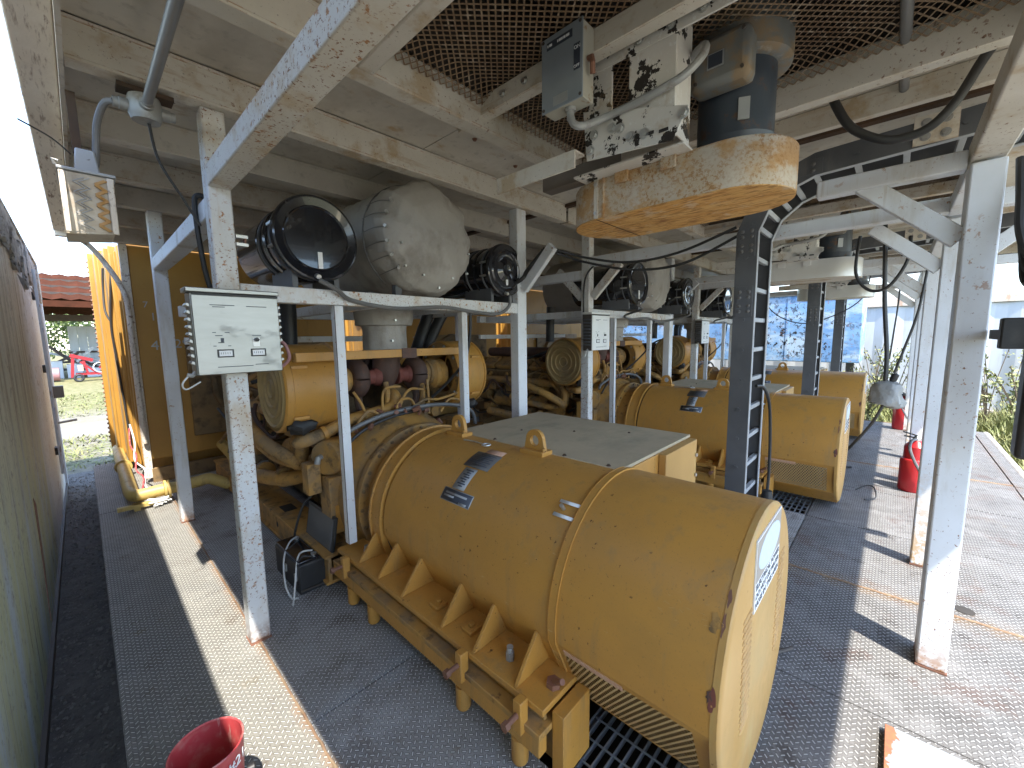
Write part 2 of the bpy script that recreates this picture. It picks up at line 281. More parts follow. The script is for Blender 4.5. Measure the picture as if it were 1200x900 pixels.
M['mesh'] = paint('rusty_expanded_metal', (.26, .18, .11), (.15, .09, .05), .6, metal=.2, over=[((.48, .40, .30), 20, .55, .68, .6)])
M['vent_mesh'] = paint('dusty_gold_mesh', (.62, .42, .20), (.50, .33, .15), .55)
M['zig'] = paint('painted_lens_reflection', (.50, .28, .07), (.42, .22, .06), .4, over=[((.40, .20, .05), (50, 10, 12), .52, .6, .6)])  # colour of the zigzag reflection painted on the floodlight lens
M['lens'] = paint('dirty_lens', (.42, .34, .25), (.50, .45, .38), .2, mott=(8, 8, 25), over=[((.22, .16, .11), 14, .55, .7, .6)])
M['lamp_grey'] = paint('lamp_housing_grey', (.42, .44, .46), (.36, .37, .38), .45)
M['bag'] = paint('grey_plastic_bag', (.20, .20, .19), (.27, .27, .26), .35, bump=(25, .5, .02))
M['wire_white'] = paint('white_wire', (.62, .62, .60), None, .5)
M['yellow_pipe'] = paint('yellow_pipe_paint', (.55, .40, .12), (.46, .33, .10), .5, over=[((.26, .17, .08), 12, .55, .68, .6)])

# ------------------------------------------------------------------ mesh helpers
class MB:
    def __init__(s): s.v = []; s.f = []
    def add(s, vs, fs):
        o = len(s.v); s.v += [tuple(p) for p in vs]; s.f += [tuple(i+o for i in f) for f in fs]; return s
    def box(s, x0, x1, y0, y1, z0, z1):
        if x0 > x1: x0, x1 = x1, x0
        if y0 > y1: y0, y1 = y1, y0
        if z0 > z1: z0, z1 = z1, z0
        v = [(x0,y0,z0),(x1,y0,z0),(x1,y1,z0),(x0,y1,z0),(x0,y0,z1),(x1,y0,z1),(x1,y1,z1),(x0,y1,z1)]
        return s.add(v, [(0,3,2,1),(4,5,6,7),(0,1,5,4),(1,2,6,5),(2,3,7,6),(3,0,4,7)])
    def obox(s, c, ax, ay, az):
        c, ax, ay, az = map(Vector, (c, ax, ay, az))
        v = [c+i*ax+j*ay+k*az for k in (-1,1) for i, j in ((-1,-1),(1,-1),(1,1),(-1,1))]
        if ax.cross(ay).dot(az) < 0: v = v[4:]+v[:4]
        return s.add(v, [(0,3,2,1),(4,5,6,7),(0,1,5,4),(1,2,6,5),(2,3,7,6),(3,0,4,7)])
    def bar(s, p, q, w, h, up=(0,0,1)):
        p, q = Vector(p), Vector(q); d = (q-p); a = d.normalized(); up = Vector(up)
        sd = a.cross(up)
        if sd.length < 1e-4: sd = a.cross(Vector((1,0,0)))
        sd.normalize(); u = sd.cross(a)
        return s.obox((p+q)/2, d/2, sd*w/2, u*h/2)
    def cyl(s, p, q, r0, r1=None, n=20, caps=True):
        return s.lathe(p, Vector(q)-Vector(p), [(0, r0), (1, r0 if r1 is None else r1)], n, caps, True)
    def lathe(s, o, d, prof, n=32, caps=True, frac=False, a0=0, a1=2*PI):
        o, d = Vector(o), Vector(d); ln = d.length if frac else 1; a = d.normalized()
        t = Vector((0,0,1)) if abs(a.z) < .9 else Vector((1,0,0))
        e1 = a.cross(t).normalized(); e2 = a.cross(e1)
        full = abs(a1-a0-2*PI) < 1e-6; m = n if full else n+1
        vs = []
        for h, r in prof:
            for i in range(m):
                th = a0+(a1-a0)*i/n
                vs.append(o+a*h*ln+(e1*math.cos(th)+e2*math.sin(th))*r)
        fs = []
        for k in range(len(prof)-1):
            for i in range(n):
                j = (i+1) % m
                fs.append((k*m+i, k*m+j, (k+1)*m+j, (k+1)*m+i))
        if caps and full:
            if prof[0][1] > 1e-5: fs.append(tuple(range(m-1, -1, -1)))
            if prof[-1][1] > 1e-5: fs.append(tuple(range((len(prof)-1)*m, len(prof)*m)))
        return s.add(vs, fs)
    def tube(s, pts, r, n=10, smooth=0):
        pts = [Vector(p) for p in pts]
        if smooth: pts = spline(pts, smooth)
        vs = []; fs = []; prev = None
        for i, p in enumerate(pts):
            d = (pts[min(i+1, len(pts)-1)]-pts[max(i-1, 0)]).normalized()
            if prev is None:
                t = Vector((0,0,1)) if abs(d.z) < .9 else Vector((1,0,0)); e1 = d.cross(t).normalized()
            else:
                e1 = (prev-d*prev.dot(d))
                e1 = e1.normalized() if e1.length > 1e-6 else d.orthogonal().normalized()
            e2 = d.cross(e1); prev = e1
            for k in range(n):
                th = 2*PI*k/n; vs.append(p+(e1*math.cos(th)+e2*math.sin(th))*r)
        for i in range(len(pts)-1):
            for k in range(n):
                j = (k+1) % n; fs.append((i*n+k, i*n+j, (i+1)*n+j, (i+1)*n+k))
        fs.append(tuple(range(n-1, -1, -1))); fs.append(tuple(range((len(pts)-1)*n, len(pts)*n)))
        return s.add(vs, fs)
    def prism(s, poly, ext):
        poly = [Vector(p) for p in poly]; e = Vector(ext); n = len(poly)
        nr = Vector((0,0,0))
        for i in range(n): nr += poly[i].cross(poly[(i+1) % n])
        if nr.dot(e) < 0: poly.reverse()
        return s.add(poly+[p+e for p in poly], [tuple(range(n-1, -1, -1)), tuple(range(n, 2*n))]+[(i, (i+1) % n, n+(i+1) % n, n+i) for i in range(n)])
    def torus(s, c, d, R, r, n=28, m=10, a0=0, a1=2*PI):
        c, a = Vector(c), Vector(d).normalized()
        t = Vector((0,0,1)) if abs(a.z) < .9 else Vector((1,0,0)); e1 = a.cross(t).normalized(); e2 = a.cross(e1)
        pts = [c+(e1*math.cos(a0+(a1-a0)*i/n)+e2*math.sin(a0+(a1-a0)*i/n))*R for i in range(n+1)]
        return s.tube(pts, r, m)
    def build(s, name, mat, parent=None, bevel=0, kind=None, smooth=True, label=None):
        me = bpy.data.meshes.new(name)
        o = Vector((0,0,0))
        if parent is not None: o = world_org(parent)
        me.from_pydata([(p[0]-o.x, p[1]-o.y, p[2]-o.z) for p in s.v], [], s.f)
        me.materials.append(M[mat] if isinstance(mat, str) else mat)
        if smooth:
            me.polygons.foreach_set('use_smooth', [True]*len(me.polygons)); me.set_sharp_from_angle(angle=R_(32))
        me.update()
        ob = bpy.data.objects.new(name, me); COL.objects.link(ob)
        if parent is not None: ob.parent = parent
        if bevel:
            b = ob.modifiers.new('bevel', 'BEVEL'); b.width = bevel; b.segments = 2; b.limit_method = 'ANGLE'; b.angle_limit = R_(40)
        if kind or name in ('cover_bolts','splice_bolts','drum_bolts','fittings','mount_bolts','joint_bolts','lid_screws','cover_screws','panel_print','strip_print','roof_bolts','seam_bolts','tangled_cord','fan_blades','plate_print'): ob['kind'] = kind or 'stuff'
        if label: ob['label'] = label
        return ob
def world_org(o):
    v = Vector((0,0,0))
    while o is not None: v += o.location; o = o.parent
    return v
def spline(pts, sub):
    out = []; n = len(pts)
    for i in range(n-1):
        p0, p1, p2, p3 = pts[max(i-1,0)], pts[i], pts[i+1], pts[min(i+2,n-1)]
        for k in range(sub):
            t = k/sub
            out.append(.5*((2*p1)+(p2-p0)*t+(2*p0-5*p1+4*p2-p3)*t*t+(3*p1-p0-3*p2+p3)*t**3))
    out.append(pts[-1]); return out
def thing(name, label, cat, loc=(0,0,0), group=None, kind=None):
    o = bpy.data.objects.new(name, None); COL.objects.link(o); o.location = loc; o.empty_display_size = .1
    o['label'] = label; o['category'] = cat
    if group: o['group'] = group
    if kind: o['kind'] = kind
    return o
def tag(o, label, cat, group=None):
    o['label'] = label; o['category'] = cat
    if group: o['group'] = group
    return o
def inst(src, parent, loc):
    """another piece sharing src's mesh; loc = world offset from src's place"""
    o = src.copy(); COL.objects.link(o); o.parent = parent; o.location = Vector(src.location)+Vector(loc); return o
def copy_tree(o, off, parent=None, label=None):
    c = o.copy(); COL.objects.link(c); c.parent = parent
    if parent is None: c.location = Vector(o.location)+Vector(off)
    if label: c['label'] = label
    for ch in list(o.children): copy_tree(ch, (0,0,0), c)
    return c
def text(s, size, mat, parent, origin, ex, ey, name='lettering', depth=.0006, align='LEFT', bold=0):
    cu = bpy.data.curves.new('t', 'FONT'); cu.body = s; cu.size = size; cu.extrude = depth; cu.align_x = align; cu.offset = bold
    to = bpy.data.objects.new('t', cu); COL.objects.link(to)
    dg = bpy.context.evaluated_depsgraph_get(); me = bpy.data.meshes.new_from_object(to.evaluated_get(dg))
    bpy.data.objects.remove(to); bpy.data.curves.remove(cu)
    ex, ey = Vector(ex).normalized(), Vector(ey).normalized(); ez = ex.cross(ey)
    m = Matrix((ex, ey, ez)).transposed().to_4x4(); m.translation = Vector(origin)-(world_org(parent) if parent else Vector((0,0,0)))
    me.transform(m); me.materials.clear(); me.materials.append(M[mat])
    ob = bpy.data.objects.new(name, me); COL.objects.link(ob); ob.parent = parent
    return ob
def expanded(mb, P, nrm, nu, nv, w):
    """expanded metal: P(u,v) for u,v in 0..1, nu diamonds along u, nv rows along v"""
    for j in range(nv):
        for i in range(nu*2):
            u0, u1 = i/(nu*2), (i+1)/(nu*2)
            a = (0 if (i+j) % 2 == 0 else 1); b = 1-a
            v0, v1 = (j+a)/nv, (j+b)/nv
            p, q = P(u0, v0), P(u1, v1); d = (q-p).normalized(); n = nrm(u0, v0); sd = d.cross(n).normalized()
            t = (sd*.98+n*.15)*w/2
            mb.add([p-t, q-t, q+t, p+t], [(0,1,2,3)])
def hexbolt(mb, p, d, r=.014, h=.012, washer=True):
    p, d = Vector(p), Vector(d).normalized()
    if washer: mb.cyl(p, p+d*.003, r*1.45, n=12); p = p+d*.003
    mb.cyl(p, p+d*h, r, n=6)
    return mb

# ------------------------------------------------------------------ the setting: ground and deck
PITCH = 3.4; NMOD = 3
GZ = -.38
def setting():
    mb = MB(); n = 24
    mb.add([(-160,-160,GZ),(160,-160,GZ),(160,160,GZ),(-160,160,GZ)], [(0,1,2,3)])
    g = mb.build('ground', 'ground'); g['kind'] = 'structure'
    mb = MB(); mb.add([(-.5,-3,GZ+.004),(.02,-3,GZ+.004),(.02,9.4,GZ+.004),(-.5,9.4,GZ+.004)], [(0,1,2,3)])
    g = mb.build('gravel_path', 'gravel'); g['kind'] = 'structure'
    mb = MB(); rnd = random.Random(3)
    for k in range(1500):
        x = rnd.uniform(-.34, -.03); y = 1.2+8*rnd.random()**1.3; r = rnd.uniform(.005, .016)
        c = Vector((x, y, GZ+.004+r*.3)); q = Quaternion((rnd.random()-.5, rnd.random()-.5, rnd.random()-.5, rnd.random()-.5)).normalized()
        v = [c+q @ (Vector(p)*r*rnd.uniform(.7, 1.3)) for p in ((1,0,0),(-1,0,0),(0,1,0),(0,-1,0),(0,0,.7),(0,0,-.7))]
        mb.add(v, [(0,2,4),(2,1,4),(1,3,4),(3,0,4),(2,0,5),(1,2,5),(3,1,5),(0,3,5)])
    o = mb.build('loose_stones', 'stone', smooth=False); o['kind'] = 'stuff'
    o['label'] = 'loose pale stones scattered on the dark gravel gap beside the wall'
    # deck: frame + tread plates
    mb = MB()
    X1 = .035+PITCH*NMOD
    mb.box(-.028, .09, -1.2, 7.94, -.30, -.012)
    mb.box(.09, X1, -1.24, -1.12, -.30, -.012)
    mb.box(.09, X1, 7.8, 7.94, -.30, -.012)
    for k in range(NMOD):
        x = PITCH*k
        mb.box(x+.50, x+.60, -1.12, 7.8, -.30, -.012); mb.box(x+3.34, x+3.50, -1.12, 7.8, -.30, -.012)
        mb.box(x+1.02, x+1.112, -1.12, 7.8, -.30, -.012); mb.box(x+2.29, x+2.37, -1.12, 7.8, -.30, -.012)
    mb.box(X1-.1, X1-.003, -1.12, 7.8, -.30, -.012)
    deck = mb.build('deck', 'deck_side', smooth=False); deck['kind'] = 'structure'
    rnd = random.Random(5)
    def plate(x0, x1, y0, y1, mat, z=0.0):
        g = .0035
        b = MB().box(x0+g, x1-g, y0+g, y1-g, z-.011, z+rnd.uniform(-.002, .002))
        b.build('deck_plate', mat, deck, bevel=.002)
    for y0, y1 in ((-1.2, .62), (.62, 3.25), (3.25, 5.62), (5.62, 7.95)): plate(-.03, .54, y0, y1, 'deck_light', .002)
    for k in range(NMOD):
        x = PITCH*k; L = 'deck'
        x0 = .54 if k == 0 else x+.035
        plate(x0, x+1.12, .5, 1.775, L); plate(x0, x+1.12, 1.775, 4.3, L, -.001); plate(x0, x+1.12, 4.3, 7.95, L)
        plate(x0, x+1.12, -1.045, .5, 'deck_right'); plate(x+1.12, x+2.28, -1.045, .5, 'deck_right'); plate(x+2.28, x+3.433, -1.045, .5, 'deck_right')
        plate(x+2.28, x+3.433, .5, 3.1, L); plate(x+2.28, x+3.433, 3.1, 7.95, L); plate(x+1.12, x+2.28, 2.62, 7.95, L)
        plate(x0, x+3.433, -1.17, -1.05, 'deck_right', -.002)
    # rounded lip along the near edge, weld beads on the seams
    mb = MB()
    mb.tube([(.54,-1.2,-.03),(X1,-1.2,-.03)], .04, 12); mb.build('deck_lip', 'deck_side', deck)
    for k in range(NMOD):
        mb = MB(); x = 3.434+PITCH*k; pts = []
        for i in range(90):
            y = -1.04+i*.045; pts.append((x+rnd.uniform(-.003, .003), y, .0015+rnd.uniform(0, .003)))
        mb.tube(pts, .007, 6); mb.build('weld_bead', 'weld', deck)
    mb = MB(); pts = [(.542+rnd.uniform(-.003,.003), -1.0+i*.05, .001) for i in range(170)]
    mb.tube(pts, .006, 6); mb.build('weld_bead', 'weld', deck)
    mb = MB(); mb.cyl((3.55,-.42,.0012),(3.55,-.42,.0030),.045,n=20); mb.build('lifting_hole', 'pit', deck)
    # gratings over the pits under the generators
    for k in range(NMOD):
        x = PITCH*k
        gr = thing('floor_grating', ['grey steel bar floor grating under the nearest generator end', 'grey steel bar floor grating under the middle generator end, beside the ladder rack', 'grey steel bar floor grating under the farthest generator end'][k], 'floor grating', (x+1.7,.68,0), 'steel gratings in the deck')
        mb = MB()
        mb.box(x+1.125, x+2.275, .505, .512, -.034, -.002); mb.box(x+1.125, x+2.275, .868, .875, -.034, -.002)
        mb.build('frame', 'galv', gr)
        b = MB().box(x+1.127, x+2.273, .514, .519, -.032, -.003).build('bearing_bar', 'galv', gr)
        for i in range(1, 9): inst(b, gr, (0, i*.0415, 0))
        c = MB().box(x+1.13, x+1.136, .513, .867, -.0085, -.0015).build('cross_rod', 'galv', gr)
        for i in range(1, 12): inst(c, gr, (i*.1, 0, 0))
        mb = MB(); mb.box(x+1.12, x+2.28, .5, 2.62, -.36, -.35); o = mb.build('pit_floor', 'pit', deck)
setting()

# ------------------------------------------------------------------ left wall
def left_wall():
    w = thing('container_wall', 'weathered streaked old container with rotten roof edge along the left of the walkway', 'container', (-.9,3,GZ))
    mb = MB(); mb.box(-2.6, -.325, -1.5, 8.55, GZ+.03, 2.64); mb.build('wall_panel', 'wall', w)
    mb = MB(); mb.box(-2.6, -.30, 8.55, 8.70, GZ+.02, 2.95); mb.build('corner_post', 'wall_white', w, bevel=.01)
    rnd = random.Random(11)
    # ragged roof edge made of separate rotten boards
    y = -1.5
    while y < 8.6:
        l = rnd.uniform(.25, .7); l = min(l, 8.68-y)
        mb = MB(); z0 = 2.40+rnd.uniform(-.12, .10); x1 = -.296+rnd.uniform(-.012, .004)
        poly = []
        nn = 6
        for i in range(nn+1): poly.append((x1, y+l*i/nn, z0+rnd.uniform(-.06, .05)))
        poly += [(x1, y+l, 2.735+rnd.uniform(-.006, .006)), (x1, y, 2.735+rnd.uniform(-.006, .006))]
        mb.prism(poly, (-.025, 0, 0)); mb.build('edge_board', 'rotten', w, smooth=False)
        y += l+.004
    MB().box(-2.6, -.318, -1.5, 8.6, 2.642, 2.74).build('roof_edge', 'rotten', w)
    pts = [(-.306, -1.5+i*.17, 2.74) for i in range(60)]
    mb = MB(); mb.tube(pts, .016, 7); mb.build('roof_rail', 'rotten', w)
    mb = MB()
    for i in range(40):
        yy = rnd.uniform(1.5, 8.4); zz = rnd.uniform(2.3, 2.75); s = rnd.uniform(.03, .12)
        mb.add([(-.32,yy,zz),(-.285+rnd.uniform(-.01,.01),yy+s,zz-s*.4),(-.29,yy+s*.3,zz-s*1.4)], [(0,1,2),(2,1,0)])
    o = mb.build('peeling_flakes', 'rotten', w, smooth=False); o['kind'] = 'stuff'
    for z in (.35, 1.35, 2.2):
        mb = MB(); mb.box(-.325, -.295, 7.3, 7.42, z, z+.09); mb.build('hinge', 'black', w, bevel=.004)
    mb = MB(); mb.tube([(-.27, 6.9, .2), (-.27, 6.9, 2.5)], .014, 8); mb.build('lock_rod', 'wall_white', w)
    mb = MB(); mb.box(-.32, -.21, 8.30, 8.42, .95, 1.11); mb.build('latch_box', 'charcoal', w, bevel=.005)
    mb = MB(); mb.tube([(-.30, 8.2, .62), (-.12, 8.2, .64)], .016, 8); mb.build('handle', 'cast_grey', w)
    mb = MB(); mb.prism([(-.321,4.32,.62),(-.321,4.42,.55),(-.321,4.36,.1),(-.321,4.22,-.25),(-.321,4.30,.2)], (-.01,0,0)); mb.build('torn_seam', 'copper', w, smooth=False)
    mb = MB(); mb.box(-.34, -.305, -1.5, 8.55, GZ+.0, GZ+.07); mb.build('base_rail', 'dark_brown', w)
left_wall()

# ------------------------------------------------------------------ steel frame
POST_LABELS = {}
def post(x0, x1, y0, y1, z1, label, mat='white', foot=True, braces=(), cat='steel post'):
    t = thing('steel_post', label, cat, ((x0+x1)/2, (y0+y1)/2, 0), 'white steel posts')
    MB().box(x0, x1, y0, y1, .012, z1).build('shaft', mat, t, bevel=.008)
    MB().box(x0-.002, x1+.002, y0-.002, y1+.002, 0.0025, .012).build('base_plate', 'copper', t)
    for p, q in braces: MB().bar(p, q, .05, .085).build('brace', mat, t, bevel=.005)
    return t
def beam(p, q, w, h, label, mat='white', name='steel_beam', group='steel beams of the frame'):
    o = MB().bar(p, q, w, h).build(name, mat, bevel=.007)
    # keep the object's place at its middle
    mid = (Vector(p)+Vector(q))/2
    o.data.transform(Matrix.Translation(-mid)); o.location = mid
    return tag(o, label, 'steel beam', group)
BB = 2.50
def frame():
    names = ['nearest', 'middle', 'farthest']
    where = ['under the steel control box', 'behind the small control box of the middle generator', 'at the left of the farthest generator shelf']
    for k in range(NMOD):
        x = PITCH*k
        post(x+.5, x+.6, 2.5, 2.6, 2.82, f'rust spotted white post {where[k]}', 'white_rusty', braces=[] if k == 0 else [((x+.55,2.62,2.12),(x+.55,2.95,2.45)), ((x+.55,2.48,2.12),(x+.55,2.15,2.45))])
        post(x+.5, x+.6, 4.75, 4.85, 2.82, ['white post standing at the radiator pipe on the left walkway', 'white post beside the middle radiator, deep in the shade', 'white post beside the farthest radiator, deep in the shade'][k], braces=[])
        post(x+2.74, x+2.86, 2.5, 2.6, 2.82, ['white post at the right end of the nearest air filter shelf', 'white post at the right end of the middle air filter shelf', 'white post at the right end of the farthest air filter shelf'][k], 'white', braces=[((x+2.8,2.48,2.12),(x+2.8,2.15,2.45))])
        post(x+2.78, x+2.95, -.297, -.187, 2.435, ['broad white post at right with rusty foot, nearest on the open side', 'white post on the open side in front of the nearest fire extinguisher', 'white post on the open side by the farther fire extinguisher'][k], 'white', braces=[((x+2.86,-.185,2.12),(x+2.86,.18,2.45))])
        pp = None
        if k: pp = post(x+.62, x+.73, -.297, -.187, 2.435, ['', 'slim white post with rusty orange foot behind the broad post', 'slim white post second behind the extinguisher'][k], 'white_foot', braces=[((x+.675,-.185,2.12),(x+.675,.18,2.45)), ((x+.675,-.299,2.12),(x+.675,-.66,2.45))])
        # beams along y
        beam((x+.55,2.498,BB-.0), (x+.55,-1.35,BB-.0), .1, .1, ['rusty pale beam slanting overhead from the control box post', 'white beam running over the middle generator toward the ladder rack', 'white beam running over the farthest generator'][k], 'tan_white' if k == 0 else 'white')
        beam((x+.55,2.602,BB-.13), (x+.55,4.748,BB-.13), .1, .1, ['short white beam joining the two left posts', 'short beam joining the left posts of the middle module', 'short beam joining the left posts of the farthest module'][k])
        beam((x+2.86,2.498 if k else .37,BB-.035), (x+2.86,-.18,BB-.035), .085, .085, ['white beam above the right end of the nearest shelf, running to the broad post', 'white beam above the extinguisher post running inward', 'farthest white beam above the open side posts'][k])
        if k == 0: beam((2.95,-.242,BB), (.3,-.242,BB), .11, .11, 'tan rusty beam overhead from the top of the broad right post', 'cream_beam')
        beam((x+.7,-.242,BB-.0) if k else (2.952,-.242,BB-.002), (x+2.78,-.242,BB) if k else (4.02,-.242,BB-.002), .1, .1, ['white beam between the broad post and the slim post', 'white beam along the open side of the middle module', 'white beam along the open side of the farthest module'][k])
        # shelf
        sh = thing('equipment_shelf', ['rust flecked white steel shelf under the nearest muffler and air filters', 'white steel shelf under the middle muffler and air filters', 'white steel shelf under the farthest muffler and air filters'][k], 'shelf', (x+1.7,2.6,0), 'steel shelves over the engines')
        MB().box(x+.602, x+2.738, 2.505, 2.58, 1.905, 1.995).build('front_beam', 'white_rusty', sh, bevel=.005)
        MB().box(x+.602, x+2.738, 4.40, 4.47, 1.905, 1.995).build('rear_beam', 'white', sh, bevel=.005)
        for xx in (.75, 1.45, 2.2, 2.6): MB().box(x+xx-.03, x+xx+.03, 2.582, 4.398, 1.91, 1.99).build('cross_bar', 'white', sh, bevel=.004)
        for xx in (1.115, 2.12): MB().box(x+xx-.028, x+xx+.028, 2.51, 2.565, .36 if xx < 2 else 1.0, 1.903).build('leg', 'white', sh, bevel=.004)
        MB().box(x+1.085, x+1.087, 2.507, 2.512, .36, 1.9).build('corner_groove', 'dark_joint', sh)
        MB().bar((x+.62,4.43,1.70),(x+2.7,4.43,1.70),.05,.06).build('lower_rail', 'white', sh)
frame()

# ------------------------------------------------------------------ roof
def roof():
    rf = thing('roof_canopy', 'stained cream steel roof canopy with purlins covering all the generators', 'roof', (5,2.5,2.85))
    X1 = PITCH*NMOD+.2
    ZC = 2.99
    P = lambda *a, m='cream', n='ceiling_sheet', bv=0: MB().box(*a).build(n, m, rf, bevel=bv)
    # eave beam on the left
    mb = MB(); mb.box(-.075, .045, -1.43, 6.42, 2.85, 3.06); mb.build('eave_beam', 'eave', rf, bevel=.006)
    mb = MB(); mb.box(.046, .062, -1.43, 6.42, 2.80, 3.02); mb.build('eave_flange', 'cream', rf)
    P(-.07, X1, -1.43, -1.35, 2.86, 3.05, m='cream_beam', n='edge_beam', bv=.006)
    P(-.07, X1, 6.36, 6.44, 2.80, 3.05, m='cream_beam', n='edge_beam', bv=.006)
    P(X1-.08, X1, -1.35, 6.36, 2.86, 3.05, m='cream_beam', n='edge_beam', bv=.006)
    for k in range(NMOD):
        x = PITCH*k
        a, b = x+.064, x+3.43
        # sheets
        P(a, x+.94, -1.348, 1.72, ZC, ZC+.02); P(x+2.62, x+3.02, -1.348, 1.72, ZC, ZC+.02); P(x+3.03, b, -1.348, 1.72, ZC-.004, ZC+.02)
        P(x+.945, x+2.615, -1.348, -.36, ZC, ZC+.02)
        for y0, y1 in ((1.80, 2.46), (2.56, 3.25), (3.26, 4.0), (4.01, 4.72), (4.73, 5.5), (5.51, 6.355)):
            for i in range(2):
                w = (b-a)/2; P(a+w*i+.003, a+w*(i+1)-.003, y0, y1, ZC-.002*i, ZC+.02)
        # purlins (channels) along x
        for y, m in ((1.76, 'cream_beam'), (2.51, 'cream_beam'), (3.30, 'cream'), (4.05, 'cream_beam'), (4.79, 'cream'), (5.6, 'cream_beam')):
            mb = MB(); mb.box(a, b, y-.045, y-.033, 2.835, ZC-.003); mb.box(a, b, y-.045, y+.045, 2.822, 2.8345); mb.box(a, b, y-.05, y+.05, ZC-.018, ZC-.004)
            mb.box(a, b, y+.033, y+.045, 2.835, 2.87)
            mb.build('purlin', m, rf, bevel=.002)
        for y in (1.825, 2.585, 2.90, 3.375, 3.70, 4.13, 4.40, 4.86, 5.2): MB().box(a, b, y, y+(.02 if y in (2.585, 3.375) else .009), ZC-.012, ZC-.0045).build('sheet_joint', 'dark_joint', rf)
        # fan opening frame
        for (x0, x1, y0, y1) in ((x+.90, x+.97, -.32, 1.71), (x+2.57, x+2.64, -.32, 1.71)): P(x0, x1, y0, y1, 2.82, ZC-.002, m='cream_beam', n='opening_beam', bv=.004)
        P(x+.90, x+2.64, -.40, -.33, 2.82, ZC-.002, m='cream_beam', n='opening_beam', bv=.004)
        P(x+3.05, x+3.10, -1.3, 1.70, 2.86, ZC-.006, m='cream_beam', n='ceiling_angle', bv=.004)
        P(x+3.40, x+3.46, -1.34, 6.3, 2.955, ZC-.006, m='dark_joint', n='module_joint')
        # expanded metal guard: slopes from the frame up to a flat middle
        mb = MB()
        def Pm(u, v):
            X = x+.97+u*1.60; Y = -.32+v*2.03
            e = min(u, 1-u)*1.6; e2 = min(v, 1-v)*2.03
            return Vector((X, Y, 2.93+min(.05, .42*min(e, e2))))
        expanded(mb, Pm, lambda u, v: Vector((0,0,1)), 40, 104, .0075)
        o = mb.build('fan_guard_mesh', 'mesh', rf, smooth=False); o['kind'] = 'stuff'
        # plenum with fan above it
        mb = MB()
        for bx in ((x+.90, x+.93, -.4, 1.75), (x+2.61, x+2.64, -.4, 1.75)): mb.box(*bx, 3.012, 3.7)
        mb.box(x+.93, x+2.61, -.4, -.37, 3.012, 3.7); mb.box(x+.93, x+2.61, 1.72, 1.75, 3.012, 3.7); mb.box(x+.9, x+2.64, -.4, 1.75, 3.7, 3.72)
        mb.build('fan_plenum', 'dark_brown', rf, smooth=False)
        mb = MB(); c = Vector((x+1.75, .68, 3.32))
        for i in range(6):
            th = i*PI/3; d = Vector((math.cos(th), math.sin(th), 0)); t = Vector((-d.y, d.x, 0))
            mb.obox(c+d*.42, d*.32, (t*.8+Vector((0,0,.5)))*.12, Vector((0,0,.004)))
        mb.cyl(c-Vector((0,0,.06)), c+Vector((0,0,.06)), .11); mb.build('fan_blades', 'dark_brown', rf)
    rnd = random.Random(4)
    mb = MB()
    for (px, py) in ((1.9, 2.1), (.35, 1.2), (.25, 1.5), (2.4, 2.2), (1.3, 1.98)):
        hexbolt(mb, (px, py, ZC-.001), (0,0,-1), .012, .01)
    mb.build('roof_bolts', 'copper', rf)
    # solid top skin in strips that leave the fan plenums free
    for k in range(NMOD):
        x = PITCH*k
        for bx in ((x-.07 if k == 0 else x+.03, x+.90, -1.43, 6.44), (x+2.64, x+3.43 if k < NMOD-1 else X1, -1.43, 6.44), (x+.90, x+2.64, -1.43, -.4), (x+.90, x+2.64, 1.75, 6.44)):
            MB().box(*bx, 3.062, 3.08).build('roof_skin', 'cream', rf)
roof()

